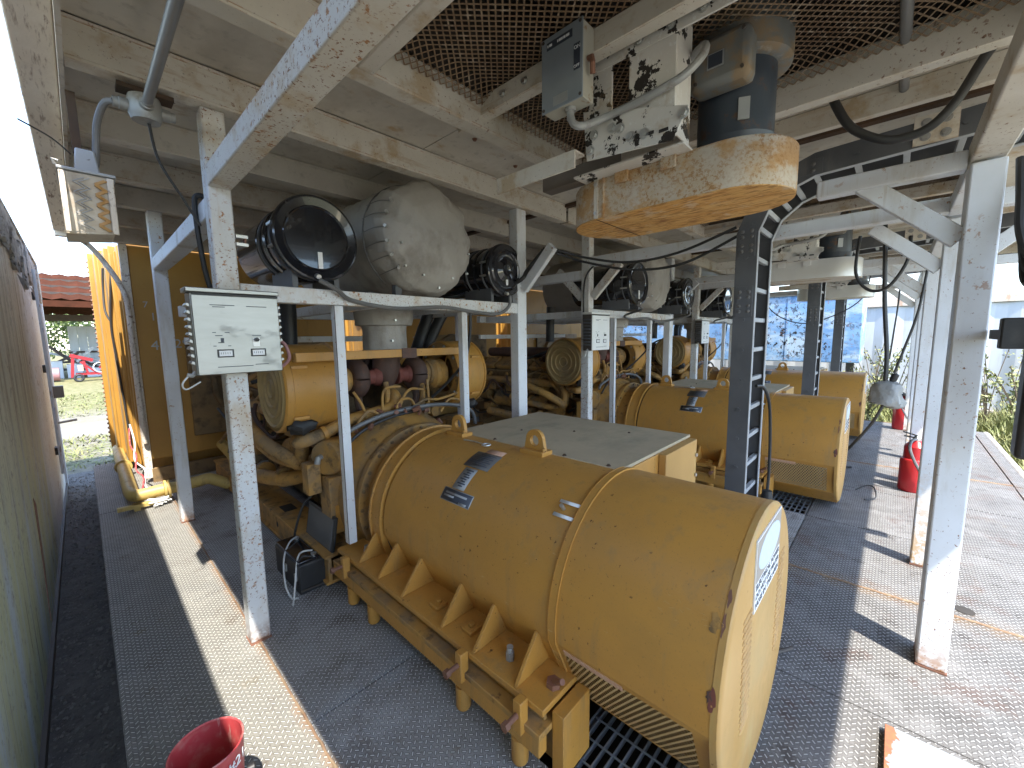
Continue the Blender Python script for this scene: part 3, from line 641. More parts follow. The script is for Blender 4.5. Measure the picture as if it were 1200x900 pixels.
# ------------------------------------------------------------------ generator set
GC = Vector((1.7, 0, .54)); GR = .51
def genset():
    g = thing('generator_set', 'nearest mustard yellow generator set, large in front with caution plate on its end', 'generator', (1.7, 1.5, 0), 'yellow generator sets')
    P = lambda a, r=GR: (GC.x+r*math.cos(R_(a)), GC.z+r*math.sin(R_(a)))
    def section(r):
        k = r/GR
        pts = [(GC.x+k*r0*math.cos(R_(a)), GC.z+k*r0*math.sin(R_(a))) for a in range(-6, 187, 6) for r0 in (GR,)]
        lowl = [(-.38, .20), (-.22, .062)]
        pts += [(GC.x+k*u, GC.z+k*(w-GC.z)) for u, w in lowl] + [(GC.x-k*u, GC.z+k*(w-GC.z)) for u, w in lowl[::-1]]
        return pts
    def shell(y0, y1, r, caps=False, skip=(), thick=0):
        a = section(r); n = len(a); mb = MB()
        vs = [(x, y0, z) for x, z in a]+[(x, y1, z) for x, z in a]
        fs = [(i, n+i, n+(i+1) % n, (i+1) % n) for i in range(n) if i not in skip]
        if caps: fs += [tuple(range(n)), tuple(range(2*n-1, n-1, -1))]
        mb.add(vs, fs); return mb
    n = len(section(GR)); iL = n-5; iR = n-1
    # main housing, end shroud, bands
    shell(.94, 2.24, GR, True).build('alternator_housing', 'gold', g)
    sh = shell(.306, .900, GR+.004, False, skip=(iL, iR)).build('end_shroud', 'gold', g)
    # sub-areas of the shroud round the mesh openings
    sec = section(GR+.004)
    for sgn, (A, B) in ((-1, (sec[iL], sec[(iL+1) % n])), (1, (sec[(iR+1) % n], sec[iR]))):
        A = Vector((A[0], 0, A[1])); B = Vector((B[0], 0, B[1]))
        q = lambda t, y: (A+(B-A)*t)+Vector((0, y, 0))
        mb = MB()
        for (t0, t1, y0, y1) in ((0, .10, .306, .900), (.10, 1, .306, .38), (.10, 1, .875, .900), (.97, 1, .38, .875)):
            mb.add([q(t0,y0), q(t1,y0), q(t1,y1), q(t0,y1)], [(0,1,2,3)])
        mb.build('vent_surround', 'gold', g)
        mb = MB(); nr = (B-A).cross(Vector((0,1,0))).normalized()
        expanded(mb, lambda u, v: q(.10+.87*v, .38+.495*u), lambda u, v: nr, 24, 16, .0075)
        o = mb.build('vent_mesh', 'vent_mesh', g, smooth=False); o['kind'] = 'stuff'
        mb = MB()
        mb.bar(q(.11,.62), q(.11,.872), .028, .006, nr if sgn < 0 else -nr); mb.build('vent_strip', 'pink', g)
    rr = random.Random(12)
    def scar(name, mat, a, y, da, dy, n=14):
        r = GR+.0056; vs = [(P(a, r)[0], y, P(a, r)[1])]
        for i in range(n):
            th = 2*PI*i/n; q = rr.uniform(.45, 1.0); x, z = P(a+da*q*math.cos(th), r); vs.append((x, y+dy*q*math.sin(th), z))
        MB().add(vs, [(0, 1+i, 1+(i+1) % n) for i in range(n)]).build(name, mat, g)
    scar('rust_scar', 'turbo_red', 172, .325, 5.5, .016); scar('rust_scar', 'turbo', 171, .333, 3, .012); scar('rust_scar', 'copper', 147, .322, 5, .008); scar('rust_scar', 'copper', 139, .320, 4, .008); scar('rust_scar', 'gold_dusty', 148, .345, 5, .02)
    for i in range(16):
        a = 152+rr.uniform(-9, 9); y = .41+rr.uniform(-.09, .10); da = rr.uniform(-.9, .9); dy = rr.uniform(.006, .02); r = GR+.0056
        p, q = P(a, r), P(a+da, r); w = .25
        p2, q2 = P(a+w, r), P(a+da+w, r)
        MB().add([(p[0],y,p[1]),(q[0],y+dy,q[1]),(q2[0],y+dy,q2[1]),(p2[0],y,p2[1])], [(0,1,2,3)]).build('paint_scratch', 'gold_end', g)
    MB().lathe((GC.x,.46,GC.z), (0,1,0), [(0,.36),(0,.40),(.42,.40),(.42,.36)], 32).build('stator', 'dark_brown', g)
    mb = shell(.900, .936, GR+.010); mb.build('cover_band', 'gold', g)
    for y in (.900, .936):
        a = section(GR+.012); b = section(GR-.004); m = len(a)
        MB().add([(x,y,z) for x, z in a]+[(x,y,z) for x, z in b], [(i, (i+1) % m, m+(i+1) % m, m+i) for i in range(m)]).build('band_edge', 'gold', g)
    MB().lathe((GC.x,.296,GC.z), (0,1,0), [(0,.0),(0,.498),(.004,.510),(.010,.5155),(.03,.5155)], 56, caps=False).build('end_cover', 'gold_end', g)
    MB().lathe((GC.x,.326,GC.z), (0,1,0), [(0,.5155),(0,.2)], 40, caps=False).build('cover_back', 'gold', g)
    # louvres pressed in the end cover: two slanting columns
    mb = MB().prism([(1.385,.2965,.756),(1.50,.2965,.756),(1.50,.2965,.768),(1.385,.2965,.768)], (0,-.0001,0)); mb.v = []; mb.f = []
    mb.lathe((1.385,.2965,.76), (1,0,0), [(0,.0),(.006,.005),(.012,.0065),(.108,.0065),(.114,.005),(.12,0)], 10, caps=False); lv = mb.build('louvre', 'gold_end', g)
    for i in range(1, 18): inst(lv, g, (.0012*i, 0, -i*.0245))
    for i in range(0, 18): inst(lv, g, (.55-.0012*i, 0, -i*.0245))
    # warning plate on the end
    pl = MB().box(1.505, 1.895, .2905, .2955, .735, 1.000).build('warning_plate', 'label_white', g)
    MB().box(1.511, 1.889, .2893, .2904, .845, .994).build('oval_field', 'label_grey', pl)
    el = [(1.70+.172*math.cos(t*PI/24), .2884, .919+.068*math.sin(t*PI/24)) for t in range(48)]
    MB().prism(el, (0, .0009, 0)).build('oval', 'label_blue', pl)
    for s, z, sz in (('ELECTRICAL POWER', .815, .030), ('DO NOT USE WATER', .781, .030), ('HOSE IN THIS AREA', .747, .030)):
        t = text(s, sz, 'dark_ink', pl, (1.515, .2902, z), (1,0,0), (0,0,1), bold=.0005); w = max(v.co.x for v in t.data.vertices)-min(v.co.x for v in t.data.vertices)
        x0 = min(v.co.x for v in t.data.vertices); sc = .368/w
        for v in t.data.vertices: v.co.x = x0+(v.co.x-x0)*sc
    # name plates wrapped on the housing
    def patch(name, mat, a0, a1, y0, y1, dr, parent=g):
        r = GR+dr; vs = []; N = 8
        for i in range(N+1):
            x, z = P(a0+(a1-a0)*i/N, r); vs += [(x, y0, z), (x, y1, z)]
        fs = [(2*i, 2*i+1, 2*i+3, 2*i+2) for i in range(N)]
        mb = MB().add(vs, fs); o = mb.build(name, mat, parent)
        so = o.modifiers.new('solid', 'SOLIDIFY'); so.thickness = .0016; so.offset = 0
        return o
    p = patch('name_plate', 'plate_dark', 138.5, 145.5, 1.53, 1.757, .002)
    patch('plate_border', 'plate_alu', 138, 146, 1.525, 1.762, .0012, p)
    for i, (a, y0, y1) in enumerate(((140.3,1.565,1.735),(142.2,1.66,1.74),(144.2,1.55,1.61))): patch('print_line', 'plate_alu', a, a+1.15, y0, y1, .004, p)
    p = patch('data_plate', 'plate_grey', 106.5, 121, 1.55, 1.745, .002)
    for i in range(7): patch('print_line', 'plate_dark', 108.5+i*1.6, 109.1+i*1.6, 1.575+(.02 if i % 2 else 0), 1.725-(.03 if i % 3 == 0 else 0), .004, p)
    p = patch('spec_plate', 'plate_alu', 122, 137.5, 1.615, 1.71, .002)
    for i in range(8): patch('print_line', 'plate_dark', 123.5+i*1.6, 124.3+i*1.6, 1.63+(.012 if i % 3 else 0), 1.695-(.02 if i % 2 else .004), .004, p)
    patch('faded_label', 'pink', 101, 106, 1.56, 1.69, .002)
    for a in (124, 131.5): patch('metal_strip', 'label_white', a-.9, a+.9, .940, 1.045, .006)
    mb = MB(); x, z = P(127.5); mb.cyl((x,1.01,z), (x-.02,1.01,z+.025), .009, n=10); mb.build('grease_cap', 'stud', g)
    mb = MB(); x, z = P(99); mb.torus((x,1.75,z+.012), (0,0,1), .025, .005); mb.tube([(x,1.77,z+.012),(x+.02,1.9,z+.006),(x+.01,1.97,z+.004)], .004, 6); mb.build('wire_ring', 'stud', g)
    # lifting eyes
    for y in (1.43, 2.10):
        mb = MB(); mb.box(1.655, 1.745, y-.085, y+.085, 1.035, 1.072)
        e = mb.build('lifting_base', 'gold', g, bevel=.004)
        mb = MB(); ring = []
        for i in range(20): ring.append(i)
        out = [(0,-.072,0)]+[(0, -.062*math.cos(PI*i/12), .05+.062*math.sin(PI*i/12)) for i in range(13)]+[(0,.072,0)]
        hole = [(0, -.031*math.cos(2*PI*i/16), .05+.031*math.sin(2*PI*i/16)) for i in range(16)]
        X = .0125
        bm = bmesh.new(); 
        me = bpy.data.meshes.new('lifting_eye')
        vo = [bm.verts.new((X, y+q[1]*1.0, q[2])) for q in out]; vi = [bm.verts.new((X, y+q[1], q[2])) for q in hole]
        ed = [bm.edges.new((vo[i], vo[(i+1) % len(vo)])) for i in range(len(vo))]+[bm.edges.new((vi[i], vi[(i+1) % 16])) for i in range(16)]
        r = bmesh.ops.triangle_fill(bm, edges=ed, use_beauty=True)
        fc = [f for f in bm.faces if (Vector((0, f.calc_center_median().y-y, f.calc_center_median().z))-Vector((0,0,.05))).length > .029]
        for f in list(bm.faces):
            if f not in fc: bm.faces.remove(f)
        ex = bmesh.ops.extrude_face_region(bm, geom=list(bm.faces))
        for v in [q for q in ex['geom'] if isinstance(q, bmesh.types.BMVert)]: v.co.x -= 2*X
        bmesh.ops.recalc_face_normals(bm, faces=list(bm.faces))
        for v in bm.verts: v.co += Vector((1.7, 0, 1.072))-world_org(e)
        bm.to_mesh(me); bm.free(); me.materials.append(M['gold'])
        o = bpy.data.objects.new('lifting_eye', me); COL.objects.link(o); o.parent = e
        mb = MB(); hexbolt(mb, (1.72,y+.072,1.072), (0,0,1), .011, .014); hexbolt(mb, (1.68,y-.072,1.072), (0,0,1), .011, .014); mb.build('bolt', 'gold', e)
    # terminal box on the right shoulder
    tb = MB().box(1.80, 2.60, .93, 2.19, .62, 1.030).build('terminal_box', 'gold', g, bevel=.004)
    MB().box(1.735, 2.665, .93, 2.2, 1.034, 1.052).build('box_lid', 'gold_grey', tb, bevel=.003)
    MB().box(2.18, 2.66, .885, .928, .72, 1.030).build('box_door', 'gold_end', tb, bevel=.004)
    MB().box(2.603, 2.655, .935, 2.17, .66, 1.028).build('side_panel', 'gold', tb, bevel=.004)
    MB().box(1.722, 1.738, .95, 2.18, 1.040, 1.047).build('lid_seam', 'dark_joint', tb)
    mb = MB()
    for i in range(5): hexbolt(mb, (1.752, 1.0+i*.27, 1.052), (0,0,1), .008, .006)
    for i in range(3): hexbolt(mb, (2.05+.2*i, 1.85-.3*i, 1.052), (0,0,1), .006, .004)
    mb.build('lid_screws', 'dark_joint', tb)
    for zz in (.80, .93): MB().cyl((2.64,.883,zz),(2.64,.874,zz),.012,n=12).build('latch', 'stud', tb)
    # drive end: bands, gap, adapter and flywheel flange
    MB().lathe((GC.x,2.242,GC.z), (0,1,0), [(0,GR-.02),(.03,GR-.02)], 48, caps=False).build('drive_gap', 'dark_brown', g)
    MB().lathe((GC.x,2.262,GC.z), (0,1,0), [(0,GR-.04),(0,GR+.016),(.012,GR+.016),(.014,GR+.006),(.12,GR+.006),(.122,GR+.018),(.134,GR+.018),(.134,.44)], 64, caps=False).build('drive_end_band', 'gold', g)
    MB().lathe((GC.x,2.396,GC.z), (0,1,0), [(0,.465),(.12,.445),(.17,.45)], 48, caps=False).build('adapter', 'gold_dusty', g)
    MB().lathe((GC.x,2.555,GC.z), (0,1,0), [(0,.44),(0,.515),(.03,.52),(.05,.515),(.05,.49),(.16,.54),(.30,.58),(.42,.58),(.42,.3)], 56, caps=False).build('flywheel_housing', 'gold_dusty', g)
    b0 = hexbolt(MB(), (GC.x+.492,2.553,GC.z), (0,-1,0), .009, .010).build('flange_bolt', 'gold_dark', g)
    for i in range(1, 24):
        th = 2*PI*i/24; inst(b0, g, (.492*math.cos(th)-.492, 0, .492*math.sin(th)))
    # mounting rail with gussets, both sides
    for sx in (-1, 1):
        fx = lambda u: GC.x+sx*u
        rl = MB().box(fx(.40), fx(.648), .86, 2.62, .285, .312)
        rl = rl.build('mounting_rail', 'gold', g, bevel=.003)
        MB().box(fx(.60), fx(.615), .88, 2.6, .233, .268).build('rail_web', 'gold_dusty', rl, bevel=.002)
        MB().box(fx(.625), fx(.672), .86, 2.64, .13, .2045).build('rail_fascia', 'gold', rl, bevel=.003)
        MB().box(fx(.40), fx(.675), .855, 2.64, .205, .232).build('base_flange', 'gold_dusty', rl, bevel=.003)
        MB().box(fx(.42), fx(.60), .80, .854, .02, .285).build('rail_end', 'gold', rl, bevel=.003)
        MB().box(fx(.53), fx(.545), .86, 2.62, .0, .204).build('skirt', 'gold_dusty', rl)
        g0 = MB().prism([(fx(.64),1.0,.3125),(fx(.42),1.0,.3125),(fx(.455),1.0,.40),(fx(.495),1.0,.475),(fx(.51),1.0,.475)], (0,.016,0)).build('gusset', 'gold', rl, bevel=.002)
        for y in (1.255, 1.49, 1.84, 2.09, 2.33): inst(g0, rl, (0, y-1.0, 0))
        f0 = MB().lathe((fx(.645),.98,.016), (0,0,1), [(0,.030),(.01,.035),(.112,.035)], 16).build('foot', 'gold', rl)
        for y in (1.33, 2.16, 2.42): inst(f0, rl, (0, y-.98, 0))
        for y in (.95, 1.30, 2.45):
            mb = MB(); mb.box(fx(.65), fx(.695), y-.02, y+.02, .19, .325); j = mb.build('jack_block', 'gold', rl, bevel=.004)
            mb = MB(); mb.cyl((fx(.695),y,.27),(fx(.75),y,.27),.011,n=10); mb.cyl((fx(.745),y,.27),(fx(.765),y,.27),.019,n=6); mb.build('jack_bolt', 'copper', j)
        mb = MB(); mb.cyl((fx(.53),.90,.3125),(fx(.53),.90,.335),.03,n=6); mb.tube([(fx(.53),.90,.33),(fx(.545),.845,.372)],.012,8); mb.build('anchor_bolt', 'copper', rl)
        for y in (1.12, 2.40):
            mb = MB(); mb.cyl((fx(.55),y,.3125),(fx(.55),y,.35),.019,n=6); mb.cyl((fx(.55),y,.35),(fx(.55),y,.372),.015,n=12); mb.build('hold_down_bolt', 'cast_grey', rl)
        for y in (1.38, 1.64):
            mb = MB(); mb.box(fx(.51), fx(.58), y-.035, y+.035, .3125, .330); mb.box(fx(.53), fx(.555), y-.012, y+.012, .33, .345); mb.build('shim_plate', 'gold', rl, bevel=.003)
    # ---------------- engine
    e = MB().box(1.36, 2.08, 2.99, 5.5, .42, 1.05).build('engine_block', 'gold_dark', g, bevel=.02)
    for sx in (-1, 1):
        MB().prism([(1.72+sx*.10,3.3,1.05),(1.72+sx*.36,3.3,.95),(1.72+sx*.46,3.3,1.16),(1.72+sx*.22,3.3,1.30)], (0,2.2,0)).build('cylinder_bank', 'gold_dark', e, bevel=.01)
        for i in range(6):
            y = 3.36+i*.36
            MB().prism([(1.72+sx*.24,y,1.30),(1.72+sx*.46,y,1.18),(1.72+sx*.50,y,1.24),(1.72+sx*.28,y,1.37)], (0,.30,0)).build('valve_cover', 'gold_dusty', e, bevel=.012)
        MB().tube([(1.72+sx*.52,3.1,1.02),(1.72+sx*.52,5.4,1.02)], .055, 14).build('water_manifold', 'gold_dusty', e)
        for i in range(6):
            y = 3.45+i*.36; MB().tube([(1.72+sx*.52,y,1.02),(1.72+sx*.45,y,1.10),(1.72+sx*.40,y,1.14)], .028, 10).build('elbow', 'gold_dusty', e)
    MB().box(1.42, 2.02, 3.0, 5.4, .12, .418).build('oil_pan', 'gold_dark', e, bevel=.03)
    for sx in (-1, 1):
        cx = 1.72+sx*.60
        b = MB(); b.box(cx-.12, cx+.12, 2.70, 6.05, .215, .235); b.box(cx-.12, cx+.12, 2.70, 6.05, .03, .05); b.box(cx-sx*-.09-.012, cx-sx*-.09+.012, 2.70, 6.05, .05, .215)
        b.build('skid_beam', 'gold_dusty', g, bevel=.003)
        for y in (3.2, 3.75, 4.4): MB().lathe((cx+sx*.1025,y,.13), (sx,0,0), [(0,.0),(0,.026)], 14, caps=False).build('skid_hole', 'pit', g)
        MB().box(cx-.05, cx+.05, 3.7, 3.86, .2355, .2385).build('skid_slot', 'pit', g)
    # air cleaner drums at both sides
    for (xa, xb, disc) in ((.875, 1.26, -1), (2.30, 2.62, 1)):
        y, z, r = 3.12, 1.36, .305
        dr = MB().lathe((xa,y,z), (1,0,0), [(0,r-.012),(.012,r),(.05,r+.006),(.055,r),(xb-xa-.02,r),(xb-xa-.015,r+.010),(xb-xa,r+.010)], 48, caps=False).build('air_cleaner', 'gold', g)
        ring = [(0,0),(.0,.05),(.005,.06),(.0,.07),(0,.115),(.006,.125),(0,.135),(0,.185),(.006,.195),(0,.205),(0,.25),(.006,.262),(-.004,.275),(-.004,r)]
        if disc < 0:
            MB().lathe((xa+.004,y,z), (-1,0,0), [(h*2.2, q) for h, q in ring], 64, caps=False).build('end_disc', 'disc', dr)
            MB().lathe((xb-.005,y,z), (1,0,0), [(0,0),(0,r)], 40, caps=False).build('back_plate', 'gold_dusty', dr)
        else:
            MB().lathe((xa+.012,y,z), (-1,0,0), [(0,r-.01),(0,.20),(-.05,.17)], 40, caps=False).build('face_plate', 'gold_dusty', dr)
            MB().lathe((xb-.01,y,z), (1,0,0), ring, 48, caps=False).build('end_disc', 'disc', dr)
        for a in (35, 150, 215, 330):
            cc = (0, y+(r+.012)*math.cos(R_(a)), z+(r+.012)*math.sin(R_(a)))
            xx = xa+.10 if disc < 0 else xb-.10
            MB().bar((xx-.05,cc[1],cc[2]), (xx+.05,cc[1],cc[2]), .018, .018).build('clip', 'gold', dr)
        mb = MB()
        for i in range(10):
            th = 2*PI*i/10; hexbolt(mb, (xa+.010 if disc > 0 else xb, y+(r-.04)*math.cos(th), z+(r-.04)*math.sin(th)), (-1 if disc > 0 else 1,0,0), .011, .01)
        mb.build('drum_bolts', 'cast_grey', dr)
        mb = MB(); rr = random.Random(int(xa*100)); c0 = Vector((xa+.12, y-.20, z-.25)) if disc < 0 else Vector((xb-.10, y-.16, z-.29))
        mb.lathe(c0-Vector((.09,0,0)), (1,0,0), [(0,.01),(.03,.04),(.08,.05),(.14,.045),(.18,.02)], 12)
        mb.v = [(p[0]+rr.uniform(-.015,.015), p[1]+rr.uniform(-.015,.015), p[2]+rr.uniform(-.02,.02)) for p in mb.v]
        mb.build('wrapped_rag', 'black', dr)
    # turbochargers along x between the drums
    for x0, s in ((1.49, 1), (2.03, -1)):
        tc = MB().torus((x0,3.12,1.385), (1,0,0), .092, .068, 28, 12).build('turbocharger', 'turbo', g)
        MB().lathe((x0-s*.13,3.12,1.38), (s,0,0), [(0,.115),(.02,.12),(.025,.105),(.07,.085),(.12,.07)], 28).build('compressor_flange', 'gold_dusty', tc)
        MB().lathe((x0+s*.04,3.12,1.385), (s,0,0), [(0,.09),(.03,.075),(.05,.06),(.10,.06),(.12,.075),(.15,.08)], 24).build('centre_section', 'turbo_red', tc)
        MB().tube([(x0,3.12,1.30),(x0,3.10,1.18),(x0+s*.03,3.1,1.06)], .032, 10).build('oil_drain', 'turbo', tc)
        MB().lathe((x0-s*.22,3.12,1.37), (s,0,0), [(-.06,.13),(0,.125),(.02,.14),(.06,.14),(.08,.12),(.1,.10)], 28).build('inlet_ring', 'gold_dusty', tc)
    MB().lathe((1.76,3.12,1.30), (0,0,1), [(0,.05),(.06,.085),(.14,.11),(.27,.115),(.28,.14),(.30,.14)], 24).build('exhaust_collector', 'turbo', g)
    mb = MB(); mb.box(.93, 2.36, 2.755, 2.80, 1.555, 1.615); mb.box(.93, 2.36, 2.80, 2.84, 1.555, 1.567); mb.build('support_bar', 'gold', g, bevel=.003)
    MB().box(1.69, 1.82, 2.748, 2.754, 1.545, 1.622).build('bar_plate', 'turbo', g)
    # big coolant pipes and wiring, traced at their own depth
    def tb(name, pts, r, mat='gold_dusty', n=12): return MB().tube(pts, r, n, 6).build(name, mat, g)
    tb('coolant_pipe', [(1.05,3.15,1.0),(.98,2.97,.99),(1.12,2.95,1.02),(1.33,2.95,1.09),(1.55,2.95,1.12),(1.70,2.95,1.15),(1.75,2.98,1.22),(1.76,3.1,1.26)], .045)
    MB().lathe((1.13,2.95,1.022), (1,0,.25), [(0,.046),(0,.056),(.03,.056),(.03,.046)], 16).build('pipe_clamp', 'gold', g)
    tb('coolant_pipe', [(.86,3.75,1.02),(.90,3.45,.92),(1.02,3.28,.80),(1.07,3.25,.76),(1.09,3.25,.90),(1.09,3.3,1.0)], .05)
    tb('coolant_pipe', [(.94,4.6,.55),(.98,4.0,.52),(1.10,3.6,.55),(1.30,3.5,.6)], .06)
    tb('coolant_pipe', [(1.02,4.2,.80),(1.05,3.7,.72),(1.16,3.45,.70),(1.3,3.4,.75)], .045)
    for y, z in ((4.05,.53),(3.7,.55)): MB().lathe((1.03 if y > 4 else 1.08,y,z), (0.2,-1,0), [(0,.061),(0,.085),(.035,.085),(.035,.061)], 18).build('pipe_flange', 'gold_dusty', g)
    tb('wiring_loom', [(1.20,2.78,1.0),(1.29,2.80,1.055),(1.57,2.80,1.125),(1.96,2.80,1.14),(2.25,2.80,1.10),(2.42,2.8,1.02),(2.46,2.8,.9)], .017, 'hose_grey', 8)
    tb('wiring_loom', [(1.20,2.74,.95),(1.35,2.76,1.04),(1.6,2.78,1.10),(1.9,2.8,1.115)], .012, 'rubber', 8)
    for pts in ([(1.59,2.9,1.10),(1.59,2.9,1.25),(1.63,2.9,1.31),(1.75,2.9,1.31)], [(1.72,2.88,1.10),(1.76,2.88,1.22),(1.85,2.9,1.28),(1.98,2.92,1.26)], [(1.80,2.86,1.11),(1.95,2.86,1.18),(2.1,2.86,1.17),(2.30,2.86,1.20)], [(2.02,2.9,1.05),(2.02,2.9,1.18),(2.04,2.94,1.34)], [(1.45,2.9,1.08),(1.42,2.9,1.2),(1.38,2.95,1.3)], [(1.66,2.84,1.08),(1.70,2.84,1.2),(1.82,2.86,1.2),(1.86,2.86,1.1)], [(2.1,2.84,1.06),(2.2,2.84,1.16),(2.36,2.86,1.12)], [(1.30,2.84,1.02),(1.42,2.82,1.16),(1.52,2.84,1.12)]): tb('fuel_line', pts, .011, 'gold_dusty', 8)
    for x in (1.68, 2.02): MB().tube([(x,3.0,1.12),(x,2.98,1.25),(x+.01,3.02,1.34)], .022, 10).build('drain_pipe', 'gold_dusty', g)
    mb = MB(); rr = random.Random(9)
    for i in range(26):
        x = rr.uniform(1.28, 2.36); z = .62+math.sqrt(max(0, .5**2-(x-1.72)**2))+rr.uniform(-.03, .07); y = rr.uniform(2.74, 2.95)
        mb.cyl((x,y,z), (x+rr.uniform(-.05,.05),y+rr.uniform(-.04,.04),z+rr.uniform(.0,.05)), rr.uniform(.010,.022), n=8)
    mb.build('fittings', 'copper', g)
    # starter, coolers, boxes on the near flank
    MB().lathe((1.10,2.85,.87), (.9,.45,0), [(0,.0),(0,.115),(.012,.125),(.22,.125),(.24,.10)], 28).build('oil_cooler', 'gold_dusty', g)
    MB().box(1.09, 1.24, 2.78, 2.95, .33, .74).build('breaker_box', 'gold_dusty', g, bevel=.008)
    MB().box(1.12, 1.20, 2.772, 2.779, .36, .54).build('box_cover', 'gold', g, bevel=.002)
    MB().box(.99, 1.08, 2.88, 2.99, .62, .84).build('sensor_box', 'gold_dusty', g, bevel=.006)
    MB().tube([(1.05,2.86,.84),(1.06,2.86,.88),(1.09,2.88,.88)], .02, 10).build('sensor_plug', 'cast_grey', g)
    for i, (y, z, r, l) in enumerate(((3.3,.62,.10,.3),(3.75,.72,.09,.25),(4.3,.70,.11,.4),(4.9,.75,.09,.3))): MB().lathe((1.26,y,z), (0,1,0), [(0,.0),(0,r),(l,r),(l+.02,r*.6)], 20).build('filter_can', 'gold_dusty', g)
    for i in range(4): MB().box(1.20, 1.34, 3.2+i*.5, 3.5+i*.5, .84, .96).build('cover_panel', 'gold_dusty', g, bevel=.01)
    rr = random.Random(41)
    for i in range(26):
        x = rr.choice((1.14, 1.20, 1.26)); y = rr.uniform(2.95, 5.0); z = rr.uniform(.45, 1.1)
        p = Vector((x, y, z)); pts = [p]
        for q in range(3): p = p+Vector((rr.uniform(-.06,.05), rr.uniform(.05,.35), rr.uniform(-.18,.18))); pts.append(p)
        tb(rr.choice(('oil_line','fuel_line','hose')), pts, rr.uniform(.008,.022), rr.choice(('gold_dusty','gold_dark','rubber','hose_grey','turbo')), 7)
    for i in range(12):
        x = rr.uniform(1.3, 2.2); p = Vector((x, rr.uniform(3.2, 3.6), rr.uniform(1.2, 1.5))); tb('oil_line', [p, p+Vector((rr.uniform(-.2,.2), .05, .15)), p+Vector((rr.uniform(-.4,.4), .3, .05)), p+Vector((rr.uniform(-.4,.4), .5, -.1))], rr.uniform(.01,.03), rr.choice(('gold_dusty','turbo','gold_dark','rubber')), 7)
    for sx in (-1, 1): tb('exhaust_manifold', [(1.72+sx*.16,3.2,1.42),(1.72+sx*.14,3.8,1.44),(1.72+sx*.14,5.2,1.44)], .075, 'turbo', 12)
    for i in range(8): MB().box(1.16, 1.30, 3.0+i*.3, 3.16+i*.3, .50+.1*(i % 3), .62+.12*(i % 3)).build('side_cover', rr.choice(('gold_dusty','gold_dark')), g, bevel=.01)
    # far flank the same, simpler
    for i, (y, z, r, l) in enumerate(((3.2,.70,.12,.4),(3.9,.66,.11,.4),(4.6,.72,.12,.4))): MB().lathe((2.24,y,z), (0,1,0), [(0,.0),(0,r),(l,r),(l+.02,r*.6)], 20).build('filter_can', 'gold_dusty', g)
    return g
G1 = genset()
copy_tree(G1, (PITCH, 0, 0), label='middle mustard yellow generator set behind the charcoal ladder rack')
copy_tree(G1, (2*PITCH, 0, 0), label='farthest mustard yellow generator set, in front of the blue container')

# ------------------------------------------------------------------ radiators and their pipes
def radiator():
    r = thing('radiator', 'tall golden radiator housing with ribbed sunlit side at the far left', 'radiator', (1.7, 7.5, 0))
    MB().box(.47, 2.95, 6.46, 6.70, .28, 2.80).build('fan_shroud', 'rad_gold', r, bevel=.01)
    for x0, x1, y0, y1, z1, m in ((.44,3.0,6.70,6.78,2.86,'rad_gold'), (.40,3.0,6.78,7.25,2.84,'rad_gold'), (.35,3.05,7.25,7.33,2.90,'rad_gold'), (.31,3.02,7.33,8.0,2.88,'rad_gold'), (.27,3.08,8.0,8.08,2.95,'rad_gold'), (.24,3.05,8.08,8.6,2.92,'rad_gold'), (.19,3.1,8.6,8.68,2.98,'rad_gold')):
        MB().box(x0, x1, y0, y1, .10, z1).build('core_frame', m, r, bevel=.008)
    MB().box(.40, .47, 6.44, 6.52, .06, 2.86).build('front_flange', 'eave', r, bevel=.004)
    for i, y in enumerate((6.9, 7.1, 7.55, 7.8, 8.3)): MB().box(.40-.02-.045*i*.6, .405-.04*i*.6, y, y+.03, .15, 2.78).build('side_rib', 'rad_gold', r, bevel=.003)
    b0 = hexbolt(MB(), (.19, 8.64, .2), (-1,0,0), .016, .012).build('bolt', 'copper', r)
    for i in range(1, 40): inst(b0, r, (0, 0, i*.068))
    MB().tube([(.36,7.29,2.6),(.33,7.3,2.3),(.30,7.32,1.9),(.31,7.3,1.5),(.33,7.25,.9),(.34,7.2,.35)], .012, 8, 5).build('cable', 'rubber', r)
    MB().tube([(.30,7.6,2.66),(.28,7.6,2.4),(.27,7.5,2.1),(.31,7.35,1.95)], .012, 8, 5).build('cable', 'rubber', r)
    MB().bar((.46,6.455,.02), (2.9,6.455,.02), .08, .3).build('bottom_frame', 'gold_dark', r)
    for s, x, z, sz in (('1', .60, 1.95, .13), ('7', .55, 2.1, .1), ('4', .58, 1.60, .16), ('29', .80, 1.62, .15)):
        text(s, sz, 'plate_alu', r, (x, 6.4585, z), (1,0,0), (0,0,1))
    MB().box(.9, 2.6, 6.40, 6.455, .5, 1.75).build('core_guard', 'gold_dark', r, bevel=.01)
    MB().lathe((1.72,6.45,1.15), (0,-1,0), [(0,.62),(.12,.60),(.12,.56)], 48, caps=False).build('fan_ring', 'gold_dark', r)
    return r
RD = radiator()
copy_tree(RD, (PITCH,0,0), label='golden radiator housing behind the middle engine')
copy_tree(RD, (2*PITCH,0,0), label='golden radiator housing behind the farthest engine')

